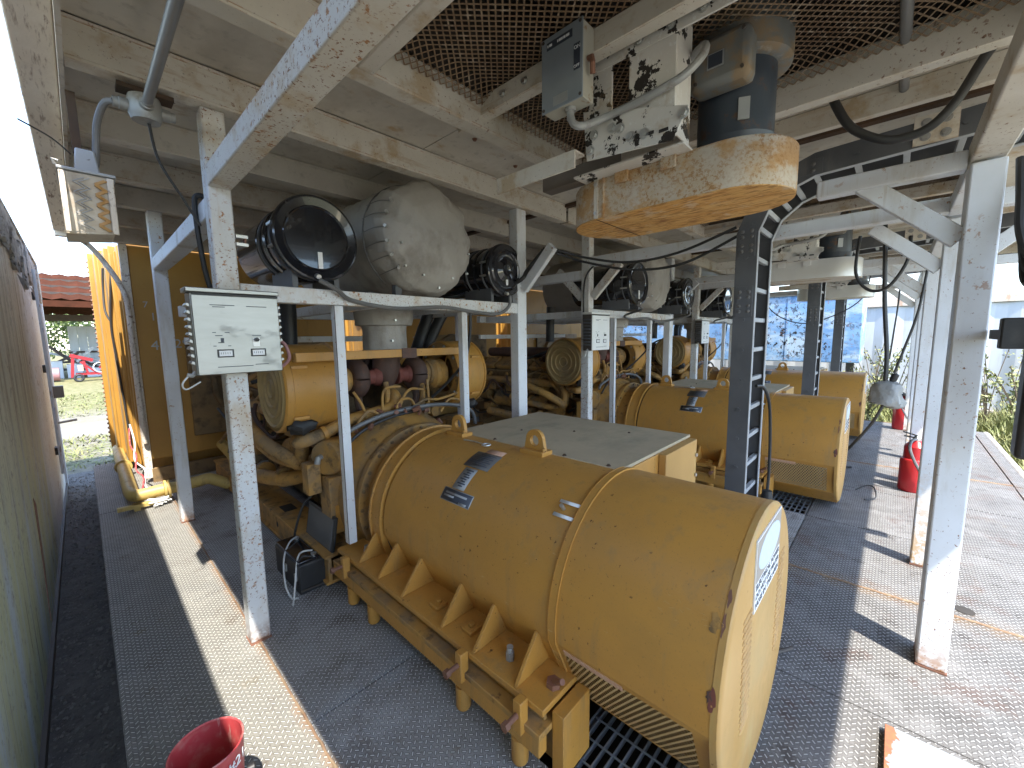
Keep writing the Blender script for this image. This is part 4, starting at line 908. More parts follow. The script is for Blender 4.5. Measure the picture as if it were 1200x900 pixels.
def pipes():
    t = thing('coolant_pipework', 'yellow dusty coolant pipe with elbows along the radiator foot on the left walkway', 'pipe', (.6,5.6,0))
    MB().tube([(.245,8.3,.13),(.235,7.2,.13),(.225,5.72,.13),(.235,5.60,.13),(.275,5.55,.13),(.35,5.545,.135),(.47,5.54,.14)], .062, 16).build('main_pipe', 'yellow_pipe', t)
    MB().lathe((.47,5.54,.14), (1,-.02,0), [(0,.063),(0,.095),(.02,.095),(.02,.072),(.03,.072),(.03,.095),(.05,.095),(.05,.063)], 20).build('pipe_flange', 'yellow_pipe', t)
    MB().tube([(.52,5.54,.14),(.75,5.5,.16),(.85,5.48,.17),(.95,5.44,.12),(1.02,5.42,.08),(1.08,5.42,.12),(1.10,5.44,.24),(1.12,5.6,.34),(1.15,6.3,.36)], .06, 14, 5).build('branch_pipe', 'yellow_pipe', t)
    MB().lathe((.236,7.0,.13), (0,1,0), [(0,.063),(0,.085),(.05,.085),(.05,.063)], 18).build('coupling', 'yellow_pipe', t)
    MB().bar((.10,5.47,.05), (.47,5.47,.05), .05, .04).build('support_angle', 'yellow_pipe', t, bevel=.003)
    MB().box(.22, .27, 5.44, 5.52, .005, .07).build('support_leg', 'yellow_pipe', t)
    MB().tube([(.33,6.95,.62),(.31,6.75,.44),(.34,6.5,.36),(.31,6.25,.24),(.35,6.0,.20),(.32,5.8,.11),(.34,5.62,.13)], .008, 8, 5).build('red_wire', 'red_dull', t)
    MB().tube([(.34,6.98,.66),(.35,6.7,.47),(.32,6.45,.31),(.38,6.15,.24),(.35,5.9,.13),(.39,5.7,.10)], .009, 8, 5).build('white_wire', 'wire_white', t)
    mb = MB(); rr = random.Random(2)
    for i in range(9): mb.tube([(.30+rr.uniform(-.05,.12),5.46+rr.uniform(-.05,.05),.03+rr.uniform(0,.05)), (.36+rr.uniform(-.05,.15),5.44+rr.uniform(-.06,.06),.03+rr.uniform(0,.07)), (.42+rr.uniform(-.05,.1),5.43,.02+rr.uniform(0,.04))], .007, 6, 3)
    mb.build('tangled_cord', 'wire_white', t)
pipes()

# ------------------------------------------------------------------ mufflers and air filters on the shelves
def muffler():
    t = thing('muffler', 'big muffler wrapped in grey insulation cloth between two black filters, nearest', 'muffler', (1.88,3.4,2.0), 'grey wrapped mufflers on the shelves')
    mb = MB(); rr = random.Random(8)
    prof = [(0,.0),(.004,.10),(.02,.22),(.06,.31),(.12,.368),(.20,.392),(.30,.398),(.6,.40),(1.0,.402),(1.4,.40),(1.7,.385),(1.78,.30),(1.80,.0)]
    n = 72; o = Vector((1.81,2.38,2.415)); vs = []
    fine = []
    for k in range(len(prof)-1):
        st = 5 if k < 8 else 3
        for q in range(st): fine.append((prof[k][0]+(prof[k+1][0]-prof[k][0])*q/st, prof[k][1]+(prof[k+1][1]-prof[k][1])*q/st))
    fine.append(prof[-1])
    for h, r in fine:
        for i in range(n):
            th = 2*PI*i/n
            w = .013*math.sin(th*9+h*3+2*math.sin(th*2))*min(1, r*4)*(1-min(1,h*2.0))+.005*math.sin(th*23+h*17)+.005*math.sin(h*31+th*5)+.004*math.sin(h*13-th*8)
            sag = -.02*max(0, -math.sin(th))*(r/.4)*(1 if h < .5 else .5)
            cr = abs(math.sin(th*6.5+1.3*math.sin(h*9)))**.35+.6*abs(math.sin(th*3.1+h*7))**.3
            w += -.005*(1.2-cr)*min(1, r*5)
            rr_ = r+w*(1 if r > .02 else 0)
            vs.append((o.x+rr_*math.cos(th), o.y+h+.006*math.sin(th*7)*(r/.4), o.z+rr_*math.sin(th)+sag))
    fs = [(k*n+i, k*n+(i+1) % n, (k+1)*n+(i+1) % n, (k+1)*n+i) for k in range(len(fine)-1) for i in range(n)]
    mb.add(vs, fs); mb.build('insulation_jacket', 'blanket', t)
    s0 = None
    for i in range(6):
        a = R_(150+i*14); p = (o.x+.365*math.cos(a), o.y+.10, o.z+.365*math.sin(a))
        b = MB().cyl(p, (p[0]+.02*math.cos(a), p[1]-.02, p[2]+.02*math.sin(a)), .010, n=10).build('lacing_stud', 'stud', t)
        p2 = (o.x+.412*math.cos(a+.03), o.y+.34, o.z+.412*math.sin(a+.03))
        MB().tube([p2, (o.x+.402*math.cos(a), o.y+.2, o.z+.402*math.sin(a)), p], .0025, 5, 3).build('lacing_wire', 'hose_grey', t)
    for i in range(7):
        a = R_(195+i*25); r = .30+.05*(i % 2); p = (o.x+r*math.cos(a), o.y+.05, o.z+r*math.sin(a)-.01)
        MB().cyl(p, (p[0], p[1]-.018, p[2]), .008, n=10).build('lacing_stud', 'stud', t)
    MB().torus((o.x,o.y+.34,o.z-.004), (0,1,0), .404, .006, 60, 6).build('seam', 'hose_grey', t)
    MB().bar((o.x-.22,2.62,1.998), (o.x-.22,2.62,2.12), .05, .05).build('saddle', 'charcoal', t)
    MB().box(o.x-.25, o.x+.25, 2.98, 3.26, 1.996, 2.06).build('saddle', 'charcoal', t)
    b = MB()
    n2 = 36; prof2 = [(1.595,.165),(1.62,.175),(1.75,.172),(1.80,.18),(1.805,.225),(1.86,.235),(1.985,.24)]
    vs = []
    for z, r in prof2:
        for i in range(n2):
            th = 2*PI*i/n2; w = .006*math.sin(th*9+z*40); vs.append((1.76+(r+w)*math.cos(th), 3.12+(r+w)*math.sin(th), z))
    b.add(vs, [(k*n2+i, k*n2+(i+1) % n2, (k+1)*n2+(i+1) % n2, (k+1)*n2+i) for k in range(len(prof2)-1) for i in range(n2)])
    b.build('wrapped_exhaust_pipe', 'blanket', t)
    for zz in (1.68, 1.84): MB().cyl((1.72,2.945 if zz < 1.7 else 2.89,zz), (1.72,2.925 if zz < 1.7 else 2.87,zz), .009, n=10).build('lacing_stud', 'stud', t)
    return t
MF = muffler()
copy_tree(MF, (PITCH+.05,-.15,0), label='grey wrapped muffler on the middle shelf')
copy_tree(MF, (2*PITCH+.05,-.15,0), label='grey wrapped muffler on the farthest shelf')

def filter_can(x, y, z, r, L, label, ridged):
    t = thing('air_filter', label, 'air filter', (x, y, 2.0), 'black air filter canisters on the shelves')
    prof = [(0,r-.016),(.004,r-.006),(.014,r),(.03,r),(.034,r-.004),(.034,r-.022),(.05,r-.024),(.20,r-.024),(.204,r-.012),(.216,r-.012),(.22,r-.024),(.34,r-.024),(.344,r-.014),(.36,r-.014),(.364,r-.024),(L-.06,r-.024),(L,r*.5)]
    MB().lathe((x,y,z), (0,1,0), prof, 64, caps=False).build('canister', 'black_gloss', t)
    if ridged: face = [(.004,0),(.004,.03),(-.004,.05),(.004,.075),(.012,.10),(.004,.13),(.004,.15),(-.004,.162),(.006,.175),(.004,r-.016)]
    else: face = [(.012,0),(.012,r*.70),(.006,r*.735),(.012,r*.76),(.004,r-.016)]
    MB().lathe((x,y,z), (0,1,0), face, 64, caps=False).build('end_lid', 'black_gloss', t)
    MB().box(x-.004+.0, x+.022, y+.009-.004, y+.0115-.003, z-.17 if not ridged else z-.15, z-.075 if not ridged else z-.05).build('paper_label', 'label_white', t)
    for a in (165, 195, 15, 345):
        c = (x+(r-.012)*math.cos(R_(a)), z+(r-.012)*math.sin(R_(a)))
        MB().bar((c[0],y+.02,c[1]), (c[0],y+.12,c[1]), .016, .014).build('clasp', 'stud', t)
    for dx in (-.12, .12): MB().box(x+dx-.015, x+dx+.015, y+.06, y+.40, 1.9965, z-math.sqrt(max(.001,(r-.03)**2-dx*dx))).build('cradle', 'charcoal', t)
    for yy in (.10, .30): MB().torus((x,y+yy,z), (0,1,0), r-.018, .008, 48, 6).build('strap', 'charcoal', t)
    MB().cyl((x-.02,y,z-r+.03), (x-.02,y-.03,z-r+.02), .014, n=12).build('drain_fitting', 'stud', t)
    return t
F = []
for k in range(NMOD):
    nm = ['nearest', 'middle', 'farthest'][k]; dx = 0 if k == 0 else .05; dy = 0 if k == 0 else -.30
    F.append(filter_can(1.005+PITCH*k+dx, 2.48+dy, 2.28, .243, .85, ['largest black air filter drum with a smooth lid, left of the wrapped muffler', 'left black air filter drum on the middle shelf', 'left black air filter drum on the farthest shelf'][k], False))
    F.append(filter_can(2.60+PITCH*k+dx, 2.50+dy, 2.27, .225, .85, ['black air filter drum with a ridged lid at the right end of the nearest shelf', 'right black air filter drum on the middle shelf', 'right black air filter drum on the farthest shelf'][k], True))

def tubeobj(name, label, cat, pts, r, mat, group=None, n=8, sub=6):
    o = MB().tube(pts, r, n, sub).build(name, mat); c = sum((Vector(p) for p in pts), Vector())/len(pts)
    o.data.transform(Matrix.Translation(-c)); o.location = c
    return tag(o, label, cat, group)
for k in range(NMOD):
    x = PITCH*k; dy = 0 if k == 0 else -.28
    tubeobj('drain_hose', ['grey hose drooping from the big filter drum along the nearest shelf', 'grey hose sagging along the middle shelf edge', 'grey hose sagging along the farthest shelf edge'][k], 'hose',
        [(x+.985,2.45+dy,2.04),(x+1.08,2.44+dy,1.99),(x+1.2,2.49+dy*.2,1.935),(x+1.5,2.492,1.90),(x+1.9,2.49,1.925),(x+2.2,2.49,1.90),(x+2.45,2.47,1.89),(x+2.58,2.46+dy,1.96),(x+2.585,2.45+dy,2.05)], .014, 'hose_grey', 'hoses along the shelves')
    tubeobj('drop_cable', ['black cable hanging from the nearest shelf to the right engine drum', 'black cable hanging from the middle shelf to its engine drum', 'black cable hanging from the farthest shelf to its engine drum'][k], 'cable',
        [(x+2.17,2.495,1.90),(x+2.175,2.52,1.7),(x+2.16,2.58,1.5),(x+2.08,2.70,1.33),(x+2.0,2.82,1.2)], .012, 'rubber', 'cables dropping from the shelves')
    for q, (xa, xb) in enumerate(((2.62, 2.40), (2.80, 2.52))):
        tubeobj('intake_hose', [f'{s} black intake hose behind the {n} muffler' for n in ('nearest','middle','farthest') for s in ('left','right')][k*2+q], 'hose',
            [(x+xa,3.4+dy,2.2),(x+xa-.05,3.6,1.98),(x+xb,3.6,1.62),(x+xb-.14,3.5,1.42)], .06, 'black', 'black intake hoses', 14)
    tubeobj('intake_duct', ['black stub duct dropping behind the steel control box', 'black stub duct under the left filter of the middle shelf', 'black stub duct under the left filter of the farthest shelf'][k], 'duct', [(x+1.17,3.55,2.1),(x+1.17,3.56,1.9),(x+1.16,3.56,1.62)], .06, 'black', 'black intake ducts', 14)

# ------------------------------------------------------------------ control boxes
def control_box(off, label, front, side):
    x, y = off
    t = thing('control_box', label, 'control box', (x+.55, y+2.44, 1.74), 'louvred control boxes on the posts')
    MB().box(x+.366, x+.738, y+2.392, y+2.497, 1.535, 1.925).build('case', side, t, bevel=.005)
    MB().box(x+.372, x+.735, y+2.383, y+2.3915, 1.537, 1.915).build('front_panel', front, t, bevel=.003)
    MB().box(x+.352, x+.742, y+2.378, y+2.4985, 1.9265, 1.948).build('rain_hood', front, t, bevel=.004)
    MB().box(x+.374, x+.736, y+2.3805, y+2.3835, 1.9155, 1.9235).build('gasket', 'black', t)
    l0 = MB().obox((x+.361, y+2.443, 1.868), (.007,0,-.004), (0,.042,0), (.003,0,.006)).build('louvre', front if front == 'alu' else 'charcoal', t, bevel=.001)
    for i in range(1, 9): inst(l0, t, (0, 0, -i*.034))
    l1 = MB().obox((x+.743, y+2.443, 1.868), (.007,0,.004), (0,.042,0), (.003,0,-.006)).build('louvre', front if front == 'alu' else 'charcoal', t, bevel=.001)
    for i in range(1, 9): inst(l1, t, (0, 0, -i*.034))
    F0 = y+2.383
    for cx in (.487, .628):
        w = MB().box(x+cx-.034, x+cx+.034, F0-.0032, F0-.0008, 1.618, 1.657).build('meter_frame', 'black', t, bevel=.001)
        MB().box(x+cx-.027, x+cx+.027, F0-.0040, F0-.0034, 1.624, 1.651).build('meter_face', 'label_white', w)
        for i in range(5): MB().box(x+cx-.020+i*.009, x+cx-.0185+i*.009, F0-.0046, F0-.0042, 1.633, 1.643).build('meter_tick', 'dark_ink', w)
    MB().cyl((x+.622,F0-.0005,1.702), (x+.622,F0-.020,1.702), .010, n=16).build('knob', 'black', t)
    MB().box(x+.607, x+.637, F0-.0022, F0-.0005, 1.668, 1.712).build('knob_plate', 'alu_white', t)
    MB().box(x+.472, x+.484, F0-.004, F0-.0005, 1.692, 1.712).build('switch', 'dark_ink', t)
    mb = MB()
    for (a, b, z) in ((.44,.455,1.737),(.49,.51,1.737),(.45,.48,1.722),(.44,.452,1.672),(.50,.512,1.672),(.46,.485,1.688),(.605,.645,1.722),(.44,.54,1.868),(.59,.68,1.866),(.45,.50,1.859),(.61,.67,1.575),(.45,.60,1.570)):
        mb.box(x+a, x+b, F0-.0018, F0-.0006, z, z+.0035)
    mb.build('panel_print', 'dark_ink', t, smooth=False)
    MB().tube([(x+.372,y+2.44,1.55),(x+.355,y+2.43,1.535),(x+.335,y+2.43,1.54)], .010, 8).build('cable_gland', 'cast_grey', t)
    MB().tube([(x+.345,y+2.43,1.54),(x+.315,y+2.43,1.50),(x+.33,y+2.45,1.47),(x+.39,y+2.47,1.50)], .004, 6, 5).build('loose_wire', 'wire_white', t)
    MB().tube([(x+.743,y+2.45,1.70),(x+.775,y+2.44,1.67),(x+.79,y+2.44,1.60),(x+.76,y+2.45,1.56),(x+.745,y+2.45,1.555)], .009, 8, 6).build('side_hose', 'pink_pipe', t)
    return t
control_box((0,0), 'brushed aluminium control box with louvred side mounted on the near left post', 'alu', 'alu')
control_box((PITCH+.02,0), 'small pale control box with dark louvred side on the middle post', 'alu_white', 'dark_brown')
control_box((2*PITCH+.02,0), 'pale control box on the post of the farthest generator', 'alu_white', 'dark_brown')
# bracket pieces on the near post
def bracket():
    t = thing('pipe_clamp', 'small steel strut clamp on the near left post above the control box', 'clamp', (.62,2.5,2.2))
    MB().box(.602, .655, 2.50, 2.54, 2.185, 2.2).build('jaw', 'stud', t); MB().box(.602, .655, 2.50, 2.54, 2.225, 2.24).build('jaw', 'stud', t); MB().box(.640, .648, 2.505, 2.535, 2.201, 2.224).build('bolt', 'copper', t)
bracket()

# ------------------------------------------------------------------ charcoal ladder racks: vertical leg, bend, overhead run
def ladder_rack(x, label):
    t = thing('ladder_rack', label, 'ladder rack', (x+.24, .8, 0), 'charcoal cable ladder racks')
    W_ = .46
    path = [(.835,.004),(.835,2.42),(.765,2.60),(.62,2.725),(.46,2.785),(-1.30,2.865)]   # (y, z) of the centre line
    D = .068
    def off(sgn):
        out = []
        for i, p in enumerate(path):
            a = Vector(path[max(i-1,0)]); b = Vector(path[min(i+1,len(path)-1)]); d = (b-a).normalized(); nrm = Vector((-d.y, d.x))
            out.append((p[0]+sgn*D*nrm.x, p[1]+sgn*D*nrm.y))
        return out
    A, B = off(1), off(-1)
    for xs, sx in ((x, 1), (x+W_, -1)):
        for i in range(len(path)-1):
            q = [A[i], A[i+1], B[i+1], B[i]]
            MB().prism([(xs, p[0], p[1]) for p in q], (sx*.006, 0, 0)).build('side_rail', 'charcoal', t, bevel=.001)
            for Pn in (A, B):
                a, b = Pn[i], Pn[i+1]
                mb = MB(); mb.bar((xs+sx*.02,a[0],a[1]), (xs+sx*.02,b[0],b[1]), .042, .006, (0,-(b[1]-a[1]),(b[0]-a[0]))) if False else None
                d = Vector((0,b[0]-a[0],b[1]-a[1])); u = d.normalized().cross(Vector((1,0,0)))
                mb.obox(((xs+sx*.021),(a[0]+b[0])/2,(a[1]+b[1])/2), d/2, Vector((.0205,0,0)), u*.003)
                mb.build('rail_flange', 'rung' if Pn is A else 'charcoal', t)
    # rungs
    tot = []; 
    for i in range(len(path)-1):
        a, b = Vector(path[i]), Vector(path[i+1]); L = (b-a).length
        tot.append((a, b, L))
    s = .22; acc = 0
    full = sum(q[2] for q in tot)
    while s < full-.1:
        r = s
        for a, b, L in tot:
            if r <= L: break
            r -= L
        p = a+(b-a)*(r/L); d = (b-a).normalized(); nr = Vector((-d.y, d.x))
        c = p+nr*.036
        MB().obox((x+W_/2, c.x, c.y), (W_/2-.007,0,0), (0,d.x*.016,d.y*.016), (0,nr.x*.016,nr.y*.016)).build('rung', 'rung', t, bevel=.003)
        for xs in (x-.004, ):
            MB().cyl((xs+.003, p.x, p.y), (xs-.006, p.x, p.y), .014, n=12).build('rung_rivet', 'charcoal', t)
        s += .225 if s < 2.3 or s > 2.9 else .12
    for (py, pz, rot) in ((.835,1.93,0),(.835,2.36,0),(.53,2.765,1)):
        b = MB(); b.box(x-.007, x-.0005, py-.056, py+.056, pz-.11, pz+.11) if not rot else b.box(x-.007, x-.0005, py-.11, py+.11, pz-.04, pz+.05)
        pl = b.build('splice_plate', 'charcoal', t, bevel=.002)
        mb = MB()
        for dy in (-.03, .03):
            for dz in (-.07, -.03, .03, .07) if not rot else (-.02, .02): mb.lathe((x-.007, py+dy*(1 if not rot else 2), pz+dz), (-1,0,0), [(0,.013),(.004,.012),(.008,.007),(.009,0)], 12)
        mb.build('splice_bolts', 'hose_grey', pl)
    p2 = MB().box(x-.009, x-.0005, -.17, .01, 2.745, 2.90).build('joint_plate', 'cream_beam', t, bevel=.002)
    mb = MB()
    for dy in (-.12, -.04):
        for z in (2.785, 2.86): hexbolt(mb, (x-.009, dy, z), (-1,0,0), .016, .008)
    mb.build('joint_bolts', 'cast_grey', p2)
    return t
LR = ladder_rack(3.385, 'charcoal ladder rack nearest, rising beside the big generator and bending overhead')
copy_tree(LR, (PITCH,0,0), label='second charcoal ladder rack between the middle and farthest generators')
copy_tree(LR, (2*PITCH-.05,0,0), label='last charcoal ladder rack beyond the farthest generator')

# ------------------------------------------------------------------ fan drives
def nudge(t, k):
    # resize a finished thing and shift it nearer the walkway (about the eye height at the walkway's corner)
    o = Vector((0, 0, 1.7))
    for c in [q for q in bpy.data.objects if q.type == 'MESH' and (q.parent == t or (q.parent and q.parent.parent == t))]:
        c.data.transform(Matrix.Scale(k, 4)); c.location = c.location*k
    t.location = o+(t.location-o)*k
def fan_drive():
    ob = []
    # mounting bracket
    t = thing('fan_mount', 'peeling white steel fan mount with slotted plates over the nearest generator', 'bracket', (1.75,.9,2.9), 'fan mounts under the roof'); ob.append(t)
    MB().box(1.60, 1.608, -.30, 1.90, 2.885, 2.975).build('long_angle', 'cream_beam', t, bevel=.002); MB().box(1.609, 1.67, -.30, 1.90, 2.885, 2.893).build('long_angle', 'cream_beam', t, bevel=.002)
    MB().prism([(1.595,1.78,2.985),(1.595,1.92,2.93),(1.595,1.90,2.86),(1.595,1.74,2.88)], (.004,0,0)).build('gusset_plate', 'cream_beam', t)
    MB().box(1.86, 1.868, 1.02, 1.5, 2.50, 2.58).build('lower_angle', 'steel_brown', t, bevel=.002); MB().box(1.868, 1.94, 1.02, 1.5, 2.50, 2.508).build('lower_angle', 'steel_brown', t, bevel=.002)
    MB().box(1.62, 1.63, 1.12, 1.62, 2.46, 2.54).build('cross_channel', 'cream_beam', t, bevel=.002); MB().box(1.631, 1.70, 1.12, 1.62, 2.53, 2.54).build('cross_channel', 'cream_beam', t)
    for y0, y1, z0, z1 in ((.98, 1.10, 2.56, 2.96), (.70, .90, 2.50, 3.02)): MB().box(1.70, 1.712, y0, y1, z0, z1).build('upright_plate', 'peel', t, bevel=.003)
    MB().box(1.713, 1.86, .70, .71, 2.50, 3.0).build('upright_flange', 'peel', t, bevel=.003)
    MB().box(1.69, 1.699, .45, 1.15, 2.86, 2.93).build('slotted_bar', 'peel', t, bevel=.002)
    MB().prism([(1.688,1.12,2.72),(1.688,.64,2.575),(1.688,.70,2.465),(1.688,1.10,2.50)], (.008,0,0)).build('slotted_plate', 'peel', t, bevel=.002)
    MB().prism([(1.80,1.25,2.49),(2.06,1.25,2.49),(2.06,.70,2.49),(1.80,.70,2.49)], (0,0,.01)).build('base_plate', 'peel', t, bevel=.002)
    for y in (.86, .80, .74): MB().box(1.684, 1.6875, y-.022, y+.016, 2.515+(y-.8)*.12, 2.527+(y-.8)*.12).build('slot', 'pit', t)
    mb = MB()
    for y, z in ((.97,2.60),(.93,2.585),(1.06,2.60),(.88,2.535),(.82,2.528),(1.08,2.54),(.66,2.55)): hexbolt(mb, (1.687, y, z), (-1,0,0), .015, .012)
    for y in (.60, .72, .85): hexbolt(mb, (1.689, y, 2.895), (-1,0,0), .013, .012)
    for y in (1.25, 1.4, 1.55): hexbolt(mb, (1.599, y, 2.93), (-1,0,0), .013, .01)
    mb.build('mount_bolts', 'stud', t)
    # motor
    t = thing('fan_motor', 'slate blue vertical electric motor above the nearest rusty belt guard', 'motor', (2.2,.62,2.8), 'fan motors under the roof'); ob.append(t)
    c = (2.2,.62)
    MB().lathe((c[0],c[1],2.50), (0,0,1), [(0,.12),(.02,.165),(.07,.175),(.072,.160),(.42,.160),(.425,.17)], 40).build('stator_frame', 'motor', t)
    MB().lathe((c[0],c[1],2.875), (0,0,1), [(0,.162),(.004,.205),(.012,.216),(.05,.218),(.15,.218),(.19,.20),(.23,.14),(.24,.05)], 40).build('fan_cowl', 'motor_dirty', t)
    MB().lathe((c[0],c[1],2.56), (0,0,1), [(0,.1605),(.36,.1605)], 6, caps=False, a0=R_(205), a1=R_(232)).build('frame_flat', 'box_grey', t)
    jb = MB().box(1.925, 2.045, .500, .735, 2.735, 2.935).build('terminal_cover', 'motor_dirty', t, bevel=.028)
    MB().box(1.9215, 1.9245, .595, .66, 2.80, 2.86).build('rating_plate', 'plate_alu', jb)
    MB().box(1.9195, 1.9212, .60, .655, 2.805, 2.855).build('plate_print', 'plate_dark', jb)
    mb = MB()
    for y, z in ((.525,2.765),(.705,2.765),(.525,2.905),(.705,2.905)): mb.cyl((1.926,y,z),(1.918,y,z),.007,n=8)
    mb.build('cover_screws', 'dark_brown', jb)
    MB().obox((2.052,.545,2.66), (-.003,-.0015,0), (.010,-.020,0), (0,0,.045)).build('paper_plate', 'plate_alu', t)
    # belt guard
    t = thing('belt_guard', 'rust orange belt guard with rounded ends hanging under the nearest motor', 'belt guard', (2.14,.9,2.4), 'fan belt guards'); ob.append(t)
    y0, y1, xm = .60, 1.17, 2.145; ra, rb = .245, .245
    out = []
    for i in range(25):
        a = PI+PI*i/24; out.append((xm+ra*math.cos(a), y0+ra*math.sin(a)))
    for i in range(25):
        a = PI*i/24; out.append((xm+rb*math.cos(a), y1+rb*math.sin(a)))
    z0, z1 = 2.296, 2.495
    n = len(out)
    MB().prism([(x, y, z0) for x, y in out], (0,0,.006)).build('bottom_plate', 'rust_orange', t)
    mb = MB(); vs = []
    for z, k in ((z0+.004,1.004),(z1-.01,1.004),(z1,.99),(z1,.93)):
        for x, y in out: vs.append((xm+(x-xm)*k, .885+(y-.885)*k, z))
    mb.add(vs, [(q*n+i, q*n+(i+1) % n, (q+1)*n+(i+1) % n, (q+1)*n+i) for q in range(3) for i in range(n)]); mb.build('side_band', 'guard_side', t)
    MB().prism([(x*.999+.002, y*.999+.0009, z1-.012) for x, y in out], (0,0,.006)).build('top_plate', 'guard_side', t)
    MB().box(1.888, 1.899, 1.165, 1.185, z0+.004, z1+.004).build('seam_strip', 'cream_beam', t); MB().box(1.890, 1.899, 1.13, 1.14, z0+.004, z1+.004).build('seam_strip', 'guard_side', t)
    MB().box(1.90, 2.39, 1.172, 1.176, z0-.002, z0-.0004).build('bottom_seam', 'dark_joint', t)
    for y in (.80, 1.03):
        b = MB().box(1.880, 1.8975, y-.035, y+.035, z1-.055, z1+.02).build('hanger_clip', 'guard_side', t, bevel=.003)
        MB().box(1.88, 1.95, y-.035, y+.035, z1+.0205, z1+.028).build('clip_top', 'rust_orange', b, bevel=.002)
    mb = MB(); hexbolt(mb, (1.888,1.175,z0+.03), (-1,0,0), .007, .006); hexbolt(mb, (1.888,1.175,z1-.03), (-1,0,0), .007, .006); mb.build('seam_bolts', 'stud', t)
    # disconnect box
    t = thing('disconnect_box', 'blue grey safety switch box with ON and OFF plate under the nearest fan mesh', 'switch box', (1.66,1.17,2.89), 'safety switch boxes'); ob.append(t)
    bx = MB().box(1.602, 1.69, 1.066, 1.284, 2.735, 3.045).build('case', 'box_cream', t, bevel=.004)
    MB().box(1.594, 1.6015, 1.062, 1.288, 2.731, 3.049).build('front_lid', 'box_grey', t, bevel=.003)
    MB().box(1.592, 1.5938, 1.115, 1.255, 2.992, 3.024).build('brand_strip', 'dark_ink', t)
    mb = MB()
    for a, b in ((1.245,1.25),(1.225,1.24),(1.19,1.195),(1.165,1.187),(1.15,1.162),(1.13,1.147)): mb.box(1.5905, 1.5918, a, b, 3.003, 3.013)
    mb.build('strip_print', 'label_white', t)
    MB().box(1.592, 1.5938, 1.075, 1.107, 2.85, 2.955).build('switch_plate', 'dark_ink', t)
    text('ON', .021, 'lettering', t, (1.5915,1.106,2.932), (0,-1,0), (0,0,1)); text('OFF', .017, 'lettering', t, (1.5915,1.107,2.858), (0,-1,0), (0,0,1))
    MB().box(1.592, 1.5938, 1.14, 1.22, 2.745, 2.785).build('paper_label', 'plate_alu', t)
    for y in (1.074, 1.276):
        for z in (2.745, 3.035): MB().cyl((1.5945,y,z),(1.5905,y,z),.007,n=8).build('lid_screw', 'dark_brown', t)
    MB().tube([(1.64,1.064,2.90),(1.64,1.045,2.90),(1.63,1.035,2.865),(1.64,1.04,2.83)], .012, 8).build('switch_handle', 'copper', t)
    MB().lathe((1.645,1.16,2.735), (0,0,-1), [(0,.025),(.015,.025),(.016,.017),(.05,.017)], 14).build('conduit_gland', 'cast_grey', t)
    nudge(t, .945)
    o = tubeobj('flexible_conduit', 'grey flexible conduit looping from the nearest switch box to the motor', 'conduit', [(1.555,1.096,2.645),(1.555,1.08,2.61),(1.58,1.05,2.60),(1.66,1.0,2.64),(1.672,.92,2.65),(1.672,.82,2.655),(1.675,.74,2.665),(1.69,.66,2.69),(1.74,.615,2.76),(1.80,.63,2.83),(1.86,.70,2.84),(1.90,.76,2.80),(1.96,.75,2.78),(2.0,.73,2.77)], .016, 'cast_grey', 'conduits of the fan motors', 10)
    ob.append(o)
    return ob
FD = fan_drive()
LB = [('peeling white fan mount over the middle generator', 'peeling white fan mount over the farthest generator'),
      ('dark fan motor above the middle pale belt guard', 'dark fan motor above the farthest belt guard'),
      ('pale belt guard hanging in the middle, seen through the ladder bend', 'small cream belt guard farthest away under the roof'),
      ('safety switch box at the middle fan', 'safety switch box at the farthest fan'),
      ('flexible conduit at the middle fan motor', 'flexible conduit at the farthest fan motor')]
for i, o in enumerate(FD):
    for k in (1, 2): copy_tree(o, (PITCH*k+.12,-.05,-.03), label=LB[i][k-1])
def recolor(root, a, b):
    for ch in root.children:
        if ch.data and ch.data.materials and ch.data.materials[0] == M[a]:
            ch.data = ch.data.copy(); ch.data.materials[0] = M[b]
        recolor(ch, a, b)
for o in bpy.data.objects:
    if o.name.startswith('belt_guard.'): recolor(o, 'rust_orange', 'cream_beam'); recolor(o, 'guard_side', 'alu_white')

